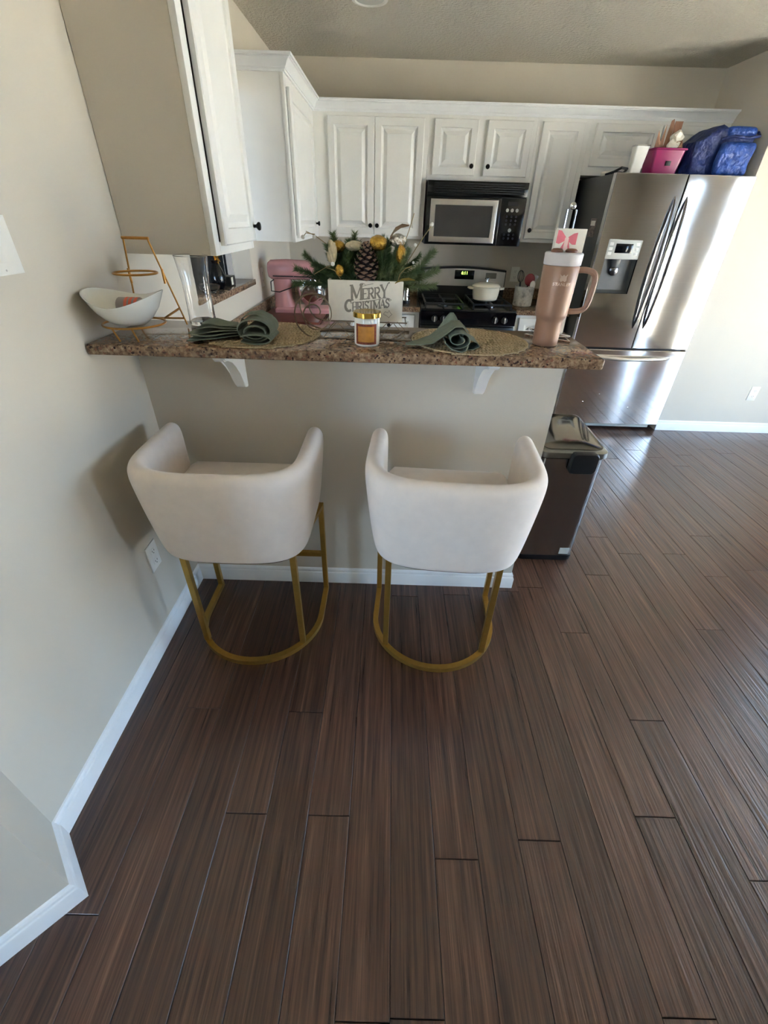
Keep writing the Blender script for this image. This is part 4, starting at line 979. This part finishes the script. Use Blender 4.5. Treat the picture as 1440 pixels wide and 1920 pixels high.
# lettering built from slab-serif strokes (unit box 0..1)
TK, TN = .21, .10
def letter(ch):
    v = lambda x, w=TK: [((x, 0), (x, 1), w)]
    sf = lambda x, y: [((x-.14, y), (x+.14, y), TN)]
    cur = lambda pts, w: [(a, b, w) for a, b in zip(pts, pts[1:])]
    if ch == 'M': return v(.10)+v(.98)+[((.10, 1), (.54, .12), TK), ((.54, .12), (.98, 1), TN)]+sf(.1, 0)+sf(.98, 0)+sf(.06, 1)+sf(1.02, 1), 1.08
    if ch == 'E': return v(.12)+[((.1, 1), (.68, 1), TN), ((.1, .52), (.55, .52), TN), ((.1, 0), (.68, 0), TN), ((.68, 1), (.68, .82), TN), ((.70, 0), (.70, .2), TN)]+sf(.1, 0)+sf(.1, 1), .78
    if ch == 'R': return v(.12)+[((.1, 1), (.45, 1), TN), ((.1, .48), (.45, .48), TN), ((.36, .48), (.74, 0), TK)]+cur(arc(.42, .74, .26, 90, -90, 8), TK*.9)+sf(.1, 0)+sf(.1, 1)+sf(.76, 0), .84
    if ch == 'Y': return [((.42, 0), (.42, .45), TK), ((.05, 1), (.42, .45), TK), ((.80, 1.08), (.42, .45), TN)]+sf(.42, 0)+sf(.06, 1)+cur([(.80, 1.08), (.92, 1.16), (.98, 1.10)], TN), .9
    if ch == 'C': return cur(arc(.48, .5, .44, 60, 300, 16), TK)+[((.70, .88), (.74, .66), TN)]+cur(arc(.48, .5, .30, 120, 240, 6), TN*.6), .84
    if ch == 'H': return v(.12)+v(.68)+[((.12, .5), (.68, .5), TN)]+sf(.12, 0)+sf(.12, 1)+sf(.68, 0)+sf(.68, 1), .82
    if ch == 'I': return v(.16)+sf(.16, 0)+sf(.16, 1), .34
    if ch == 'S': return cur([(.62, .80), (.52, .95), (.34, 1.0), (.16, .92), (.10, .76), (.20, .60), (.50, .44), (.62, .28), (.56, .1), (.36, .0), (.16, .05), (.08, .22)], TK*.85)+[((.64, .95), (.62, .74), TN), ((.07, .04), (.08, .26), TN)], .72
    if ch == 'T': return v(.38)+[((.02, 1), (.74, 1), TN), ((.02, 1), (.02, .8), TN), ((.74, 1), (.74, .8), TN)]+sf(.38, 0), .76
    if ch == 'A': return [((.08, 0), (.42, 1), TN), ((.42, 1), (.76, 0), TK), ((.2, .34), (.64, .34), TN)]+sf(.08, 0)+sf(.78, 0), .84
def stroke(bm, p, q, w, fmap, d0, d1):
    p, q = Vector(p), Vector(q); t = (q-p); L = t.length
    if L < 1e-6: return
    t /= L; nn = Vector((-t.y, t.x))*w/2; e = t*w*.12
    quad = [p-e-nn, q+e-nn, q+e+nn, p-e+nn]
    prism(bm, [(v.x, v.y) for v in quad], lambda a, b: fmap(a, b, d0), lambda a, b: fmap(a, b, d1))
def word(name, txt, xc, z0, hts, width, slope, parent):
    tot = sum(letter(c)[1]*h for c, h in zip(txt, hts)); s = width/tot; x = xc-width/2
    yy = PBY0
    for c, h in zip(txt, hts):
        st, adv = letter(c); bm = B(); hz = h*s
        zb_ = z0+slope*(x-xc)
        for k, (p, q, wd) in enumerate(st):
            stroke(bm, p, q, wd, lambda a, b, d: (x+a*hz, yy-d-.00001*k, zb_+b*hz*1.25+slope*a*hz), .0001, .0006)
        finish(name, bm, LETTER, parent, smooth=False); x += adv*hz
word('letter', 'MERRY', -.066, PBZ0+.066, [1.35, .95, .95, .95, 1.15], .118, .10, fp)
word('letter', 'CHRISTMAS', -.074, PBZ0+.034, [1.3, .9, .9, .9, .9, .9, .9, .9, .9], .142, .13, fp)
def flourish(pts, w):
    bm = B()
    for a, b in zip(pts, pts[1:]): stroke(bm, a, b, w, lambda u, v_, d: (u, PBY0-d, v_), .0001, .0007)
    finish('flourish', bm, LETTER, fp, smooth=False)
flourish([(-.090+.010*math.cos(a)*(1-a/12)-.0, PBZ0+.103+.006*math.sin(a)*(1-a/12)) for a in [i*.5 for i in range(12)]]+[(-.075, PBZ0+.104), (-.055, PBZ0+.108)], .0014)
flourish([(-.120, PBZ0+.0545), (-.09, PBZ0+.056), (-.05, PBZ0+.062), (-.02, PBZ0+.069), (-.006, PBZ0+.068), (.002, PBZ0+.064), (-.004, PBZ0+.060), (-.008, PBZ0+.064)], .0015)
flourish([(-.022, PBZ0+.022), (-.016, PBZ0+.030), (-.008, PBZ0+.026), (-.004, PBZ0+.034), (.0, PBZ0+.026), (.006, PBZ0+.022), (.0, PBZ0+.018), (-.004, PBZ0+.012), (-.012, PBZ0+.018), (-.022, PBZ0+.022)], .0009)

# greenery
gn = thing('pine_arrangement', 'pine sprigs with pinecone and gold ornaments in planter box', 'floral arrangement', (-.079, 1.546, PBZ1-.012))
def sprig_mesh(L, seed, nl=.033, m=PINE):
    rnd = random.Random(seed); vs, fs = [], []
    sag = rnd.uniform(-.1, .25)
    def pos(u): return Vector((0, 0, L*u))+Vector((sag*L*u*u, 0, -.05*L*u*u))
    n = int(L/.0009)
    def needle(p, d, l, w):
        side = d.cross(Vector((rnd.uniform(-1, 1), rnd.uniform(-1, 1), rnd.uniform(-1, 1)))).normalized()*w; i = len(vs)
        vs.extend([p-side, p+side, p+d*l]); fs.append((i, i+1, i+2))
    for i in range(n*4):
        u = rnd.uniform(.08, 1); a = rnd.uniform(0, 2*PI); p = pos(u)
        d = Vector((math.cos(a), math.sin(a), rnd.uniform(.7, 1.3))).normalized()
        needle(p, d, nl*rnd.uniform(.7, 1.15)*(1-.35*u), .0010)
    for q in range(6):
        a0 = 2*PI*q/6; rg0 = len(vs)
        for u in (0, 1): 
            c = pos(u); vs.append(c+Vector((math.cos(a0), math.sin(a0), 0))*.0016*(1.2-u)); vs.append(c+Vector((math.cos(a0+PI/3), math.sin(a0+PI/3), 0))*.0016*(1.2-u))
        fs.append((rg0, rg0+1, rg0+3, rg0+2))
    me = bpy.data.meshes.new('pine_sprig'); me.from_pydata([tuple(v) for v in vs], [], fs); me.materials.append(m); return me
SM = [sprig_mesh(.15, 1), sprig_mesh(.13, 2), sprig_mesh(.14, 3, m=PINE2), sprig_mesh(.12, 4)]
def sprig(x, y, z, d, k, s=1):
    o = bpy.data.objects.new('pine_sprig', SM[k]); link(o, gn)
    q = Vector(d).normalized().to_track_quat('Z', 'Y')
    M = MTX[gn.name].inverted() @ (Matrix.Translation((x, y, z)) @ q.to_matrix().to_4x4() @ Matrix.Rotation(random.uniform(0, 6.3), 4, 'Z') @ Matrix.Diagonal((s, s, s, 1)))
    o.matrix_basis = M
zg = PBZ1-.02
for i in range(150):
    a = random.uniform(0, 2*PI); el = random.uniform(.05, 1.35)
    d = (math.cos(a)*1.45*math.cos(el), math.sin(a)*.75*math.cos(el), math.sin(el)*.9)
    sx, sy = -.079+random.uniform(-.09, .09), 1.546+random.uniform(-.025, .03)
    if d[1] < .15 and abs(sx+d[0]*.04+.079) < .065: sy = 1.575; d = (d[0], abs(d[1])*.4, max(d[2], .5))
    elif d[1] < 0: d = (d[0], d[1]*.6, max(d[2], .25))
    sprig(sx, sy, zg+random.uniform(0, .03), d, i % 4, random.uniform(.5, .85))
for x, d, s in ((-.155, (-.25, .2, 1), 1.0), (-.135, (-.05, .1, 1), .85), (.02, (.12, .1, 1), .95), (.04, (.6, 0, .7), 1.0), (-.17, (-1, 0, .35), .95), (.02, (1, 0, .4), 1.0), (-.17, (-1, -.1, .05), .95), (.02, (1, -.1, .05), .9), (-.17, (-.9, 0, .7), .9)):
    sprig(x, 1.55, zg, d, 0 if x < 0 else 2, s)
# pinecone
pc = B(); C0 = Vector((-.078, 1.520, PBZ1-.005)); Hc = .105
lathe(pc, [(0, 0), (.02, .005), (.022, .04), (.012, .085), (0, .1)], C0, 10)
for i in range(72):
    u = i/71; a = i*2.39996; rr = .040*math.sin(PI*(.18+.78*u))**.8*(1.05-.35*u); z = .004+Hc*.94*u
    d = Vector((math.cos(a), math.sin(a), 0)); t = Vector((-d.y, d.x, 0)); s = .0125*(1.15-.6*u)
    tip = C0+d*rr+Vector((0, 0, z+.004)); b0 = C0+d*rr*.35+Vector((0, 0, z-.003))
    v1 = pc.verts.new(b0-t*s*.5); v2 = pc.verts.new(b0+t*s*.5); v3 = pc.verts.new(tip+t*s); v4 = pc.verts.new(tip-t*s); v5 = pc.verts.new(tip+d*.003+Vector((0, 0, .003)))
    v6 = pc.verts.new(tip-Vector((0, 0, .006)))
    for f in ((v1, v2, v3, v4), (v4, v3, v5), (v1, v4, v6), (v3, v2, v6), (v2, v1, v6), (v4, v5, v6), (v5, v3, v6)): pc.faces.new(f).material_index = 1 if v5 in f else 0
tagp = finish('pinecone', pc, [mat('pinecone_dark', S(46, 32, 27), .7, var=.2), mat('pinecone_tip', S(128, 100, 82), .6, var=.2)], gn, smooth=False); tagp['label'] = 'brown pinecone'
def orn(name, x, y, z, r, m, s=(1, 1, 1), rough=.12, lab=None):
    bm = B(); bmesh.ops.create_icosphere(bm, subdivisions=3, radius=r, matrix=Matrix.Translation((x, y, z)) @ Matrix.Diagonal((s[0], s[1], s[2], 1)))
    rnd = random.Random(int(x*1e4))
    for v in bm.verts:
        c = Vector((x, y, z)); dd = v.co-c; v.co = c+dd*(1+rough*math.sin(9*math.atan2(dd.y, dd.x)+40*dd.z/r*.1))
    o = finish(name, bm, m, gn)
    if lab: o['label'] = lab
orn('gold_ornament', -.043, 1.535, PBZ1+.098, .024, GOLDFOIL, (1.1, 1, .85), .06, 'gold glitter ornament')
orn('gold_ornament', .028, 1.530, PBZ1+.068, .026, GOLDFOIL, (.6, 1, 1.1), .06, 'gold glitter ornament')
orn('gold_ornament', -.168, 1.545, PBZ1+.085, .021, GOLDFOIL, (1.1, 1, .8), .05, 'gold glitter ornament')
orn('gold_ornament', -.158, 1.500, PBZ1+.026, .0135, GOLDFOIL, (1, 1, 1.2), .05, 'small gold glitter ball')
orn('cream_bloom', -.182, 1.515, PBZ1+.072, .021, CREAMLEAF, (.75, .8, 1.5), .10, 'cream dried bloom')
orn('cream_bloom', -.118, 1.555, PBZ1+.088, .022, CREAMLEAF, (1.2, .9, .6), .10, 'cream dried bloom')
orn('silver_bloom', .016, 1.555, PBZ1+.105, .022, mat('silver_glitter', (.75, .68, .58), .25, .8, var=.4, vs=250, bump=.8, bs=300, bd=.003), (1.1, 1, .8), .1, 'silver glitter bloom')
def leaf(pts, wd, m, name='leaf'):
    bm = B(); P = [Vector(p) for p in pts]; n = len(P); prev = None
    for i, p in enumerate(P):
        u = i/(n-1); wv = Vector((.15, -.75, .65)).normalized()*wd*math.sin(PI*min(.98, max(.04, u)))**.7
        a, b, c = bm.verts.new(p-wv), bm.verts.new(p+Vector((0, 0, -.002))), bm.verts.new(p+wv)
        if prev: bm.faces.new((prev[0], prev[1], b, a)); bm.faces.new((prev[1], prev[2], c, b))
        prev = (a, b, c)
    bmesh.ops.solidify(bm, geom=bm.faces[:], thickness=.0008)
    return finish(name, bm, m, gn, sharp=80)
leaf([(-.018, 1.54, PBZ1+.08), (-.008, 1.54, PBZ1+.112), (.006, 1.54, PBZ1+.132), (.026, 1.54, PBZ1+.143), (.048, 1.54, PBZ1+.145)], .011, mat('brown_leaf', S(116, 94, 70), .5, var=.12))
leaf([(.012, 1.50, PBZ1-.004), (.030, 1.488, PBZ1+.006), (.052, 1.478, PBZ1+.010), (.072, 1.475, PBZ1+.008)], .008, mat('olive_gold_leaf', S(150, 132, 62), .5, .3, var=.15))
def stemline(pts, m=None): return finish('berry_stem', tube(B(), pts, .0012, 6), m or mat('straw_stem', S(150, 130, 88), .6, var=.1), gn)
def berry(p, r=.006): finish('berry', ball(B(), p, r, 12, 8), BERRY, gn)
stemline([(-.155, 1.505, PBZ1), (-.172, 1.49, PBZ1+.026), (-.198, 1.485, PBZ1+.034), (-.232, 1.48, PBZ1+.016)]); stemline([(-.198, 1.485, PBZ1+.034), (-.178, 1.48, PBZ1+.042)]); berry((-.176, 1.48, PBZ1+.044))
stemline([(.02, 1.50, PBZ1), (.026, 1.485, PBZ1+.022), (.042, 1.478, PBZ1+.038), (.060, 1.475, PBZ1+.045)])
stemline([(-.14, 1.55, PBZ1), (-.20, 1.55, PBZ1+.09), (-.235, 1.55, PBZ1+.112), (-.262, 1.55, PBZ1+.122)]); berry((-.237, 1.55, PBZ1+.108)); berry((-.272, 1.55, PBZ1+.107))
stemline([(-.235, 1.55, PBZ1+.115), (-.262, 1.55, PBZ1+.118), (-.272, 1.55, PBZ1+.107)])
stemline([(.03, 1.55, PBZ1+.02), (.075, 1.55, PBZ1+.09), (.100, 1.55, PBZ1+.125), (.115, 1.55, PBZ1+.145)]); berry((.116, 1.55, PBZ1+.149), .0055); berry((.070, 1.55, PBZ1+.095), .005); berry((.066, 1.53, PBZ1+.05), .004)
stemline([(.02, 1.56, PBZ1+.05), (.052, 1.56, PBZ1+.14), (.062, 1.56, PBZ1+.175)])

# ------------------------------------------------------------------ tumbler
UX, UY = .506, 1.487
tb = thing('insulated_tumbler', 'tall tan insulated tumbler with side handle and clear lid', 'tumbler', (UX, UY, ZB))
finish('cup', lathe(B(), [(.036, .0005), (.0385, .003), (.0395, .02), (.0405, .072), (.043, .082), (.0475, .088), (.0485, .095), (.0510, .160), (.0525, .222), (.0505, .226)], (UX, UY, ZB), 44), LATTE, tb, sharp=50)
finish('lid', lathe(B(), [(.050, .2265), (.0535, .228), (.0545, .256), (.052, .259), (.049, .256), (.047, .238), (0, .237)], (UX, UY, ZB), 44), LIDCLEAR, tb)
for dx in (-.020, .022):
    bm = lathe(B(), [(.017, .2585), (.017, .264), (.012, .268), (0, .269)], (UX+dx, UY+.008, ZB), 20); finish('lid_stopper', bm, mat('brown_stopper', S(128, 84, 62), .5, var=.03), tb)
hp = [(UX+.046, UY, ZB+.214), (UX+.075, UY-.002, ZB+.216), (UX+.100, UY-.003, ZB+.210), (UX+.110, UY-.003, ZB+.194), (UX+.1085, UY-.003, ZB+.150), (UX+.104, UY-.003, ZB+.118), (UX+.094, UY-.003, ZB+.106), (UX+.072, UY-.002, ZB+.101), (UX+.044, UY, ZB+.101)]
def smooth(P, it=2):
    P = [Vector(p) for p in P]
    for _ in range(it):
        Q = [P[0]]
        for a, b in zip(P, P[1:]): Q += [a*.75+b*.25, a*.25+b*.75]
        P = Q+[P[-1]]
    return P
finish('handle', tube(B(), smooth(hp), .0085, 10), LATTE2, tb)
Mtx = frame_mtx((UX-.004, UY-.0513, ZB+.180), (1, 0, 0), (0, 0, 1))
def bend(o_, R):
    for v in o_.data.vertices:
        x = v.co.x+UX if False else v.co.x
        v.co.y += R-math.sqrt(max(1e-6, R*R-v.co.x**2))
SILV = mat('etched_silver', S(214, 190, 170), .35, .5, var=.03)
tx = text_mesh('brand_lettering', 'STANLEY', .0115, Mtx, SILV, tb, .0004, .0001, 1.1); bend(tx, .0515)
bm = B()                                                     # winged crown emblem
em = [(-.010, 0), (-.006, -.004), (0, -.001), (.006, -.004), (.010, 0), (.009, .008), (.011, .016), (.005, .011), (0, .015), (-.005, .011), (-.011, .016), (-.009, .008)]
prism(bm, em, lambda a, b: tuple(frame_mtx((UX-.004, UY-.0514, ZB+.191), (1, 0, 0), (0, 0, 1)) @ Vector((a, b, 0))), lambda a, b: tuple(frame_mtx((UX-.004, UY-.0514, ZB+.191), (1, 0, 0), (0, 0, 1)) @ Vector((a, b, .0006))))
finish('emblem', bm, SILV, tb, smooth=False)
# napkin holder with bow-printed guest napkins
NX, NY = .556, 1.622
nh = thing('napkin_holder', 'chrome wire napkin holder with star base behind tan tumbler', 'napkin holder', (NX, NY, ZB))
r = .003; zz = ZB+r
tri1 = [(.476, 1.618, zz), (.600, 1.520, zz), (.612, 1.690, zz)]; tri2 = [(.500, 1.540, zz), (.617, 1.575, zz), (.510, 1.688, zz)]
for k, tr_ in enumerate((tri1, tri2)):
    finish('base_wire', tube(B(), [(x, y, z_+k*.0060) for x, y, z_ in tr_], r, 8, True), CHROME, nh)
finish('loop', tube(B(), [(.538, 1.640, zz), (.538, 1.640, ZB+.365), (.566, 1.640, ZB+.365), (.566, 1.640, zz)], .0028, 8), CHROME, nh)
finish('finial', ball(B(), (.552, 1.640, ZB+.374), .010, 16, 10), CHROME, nh)
for k in range(2):
    y = 1.606+k*.012
    npk = thing('paper_napkin', ('white guest napkin printed with a pink bow in chrome holder' if k == 0 else 'plain white guest napkin behind the bow-printed one'), 'napkin', (NX, y, ZB+.0125), group='guest napkins in the holder')
    bm = B(); box(bm, NX-.046, NX+.046, y, y+.010, ZB+.0125, ZB+.316-.004*k, .001); sh_ = finish('sheet', bm, PAPER, npk)
    if k == 0:
        yp = y-.0004; bx, bz = NX-.012, ZB+.288
        def pr(poly, nm='bow_print'):
            bm = prism(B(), poly, lambda a, b: (bx+a, yp, bz+b), lambda a, b: (bx+a, yp+.0003, bz+b)); finish(nm, bm, PINKPAPER, sh_, smooth=False)
        pr([(-.004, .006), (-.020, .022), (-.031, .024), (-.032, -.010), (-.022, -.013), (-.004, -.004)])
        pr([(.004, .006), (.020, .016), (.031, .018), (.031, -.014), (.020, -.014), (.004, -.004)])
        pr([(-.005, -.004), (.0, -.006), (-.010, -.058), (-.030, -.056)]); pr([(.002, -.006), (.008, -.006), (.018, -.034), (.010, -.030)])
        bm = B(); box(bm, bx-.006, bx+.006, yp-.0006, yp-.0001, bz-.030, bz+.004); finish('bow_knot', bm, mat('pale_pink', S(246, 214, 206), .7, var=.03), sh_)

# ------------------------------------------------------------------ pass-through view
LZ = OZ0+.0345
o = thing('black_vase', 'glossy black vase with gold star flower on pass-through ledge', 'vase', (-.965, 2.70, LZ))
finish('body', lathe(B(), [(.028, 0), (.040, .02), (.045, .06), (.030, .10), (.018, .125), (.024, .14), (.018, .139), (0, .12)], (-.965, 2.70, LZ), 24), BLACKGLOSS, o)
fl = finish('flower_center', ball(B(), (-.965, 2.70, LZ+.165), .008, 10, 8), GOLDFOIL, o)
for i in range(8):
    a = 2*PI*i/8; bm = B(); c = Vector((-.965, 2.69, LZ+.165)); d = Vector((math.cos(a)*.5, -.1, math.sin(a))).normalized(); d2 = Vector((math.cos(a)*.4+.6, -.35*math.cos(a), math.sin(a))).normalized()
    t = d2.cross(Vector((.7, -.7, 0))).normalized()*.009
    vs = [bm.verts.new(p) for p in (c, c+d2*.025+t, c+d2*.052, c+d2*.025-t)]; bm.faces.new(vs); bmesh.ops.solidify(bm, geom=bm.faces[:], thickness=.002)
    finish('petal', bm, mat('gold_foil_petal', S(200, 160, 80), .2, .95, var=.1), fl, smooth=False)
bm = B(); box(bm, -1.0, -.93, 2.80, 2.90, LZ, LZ+.05, .004); bxo = thing('black_box', 'small black box with white card on pass-through ledge', 'box', (-.965, 2.85, LZ)); finish('body', bm, BLACK, bxo)
bm = B(); box(bm, -.9295, -.928, 2.82, 2.85, LZ+.006, LZ+.044); finish('card', bm, PAPER, bxo)
o = thing('glass_dish', 'low clear glass dish on pass-through ledge', 'dish', (-.965, 2.58, LZ))
finish('dish', lathe(B(), [(.03, 0), (.05, .02), (.055, .035), (.051, .034), (.045, .018), (0, .006)], (-.965, 2.56, LZ), 24), GLASS, o)
o = thing('tall_cabinet', 'tall black cabinet in the room beyond the pass-through', 'cabinet', (-2.2, 4.75, 0))
bm = B(); box(bm, -2.9, -1.52, 4.55, 4.98, .05, 2.1, .004); finish('body', bm, CHARCOAL, o)
for x0, x1 in ((-2.88, -2.22), (-2.20, -1.54)):
    bm = B(); box(bm, x0, x1, 4.53, 4.5495, .08, 2.08, .003); dd = finish('door', bm, CHARCOAL, o)
for x in (-2.8, -1.62):
    bm = B(); box(bm, x-.04, x+.04, 4.60, 4.9, 0, .0495); finish('foot', bm, BLACK, o)
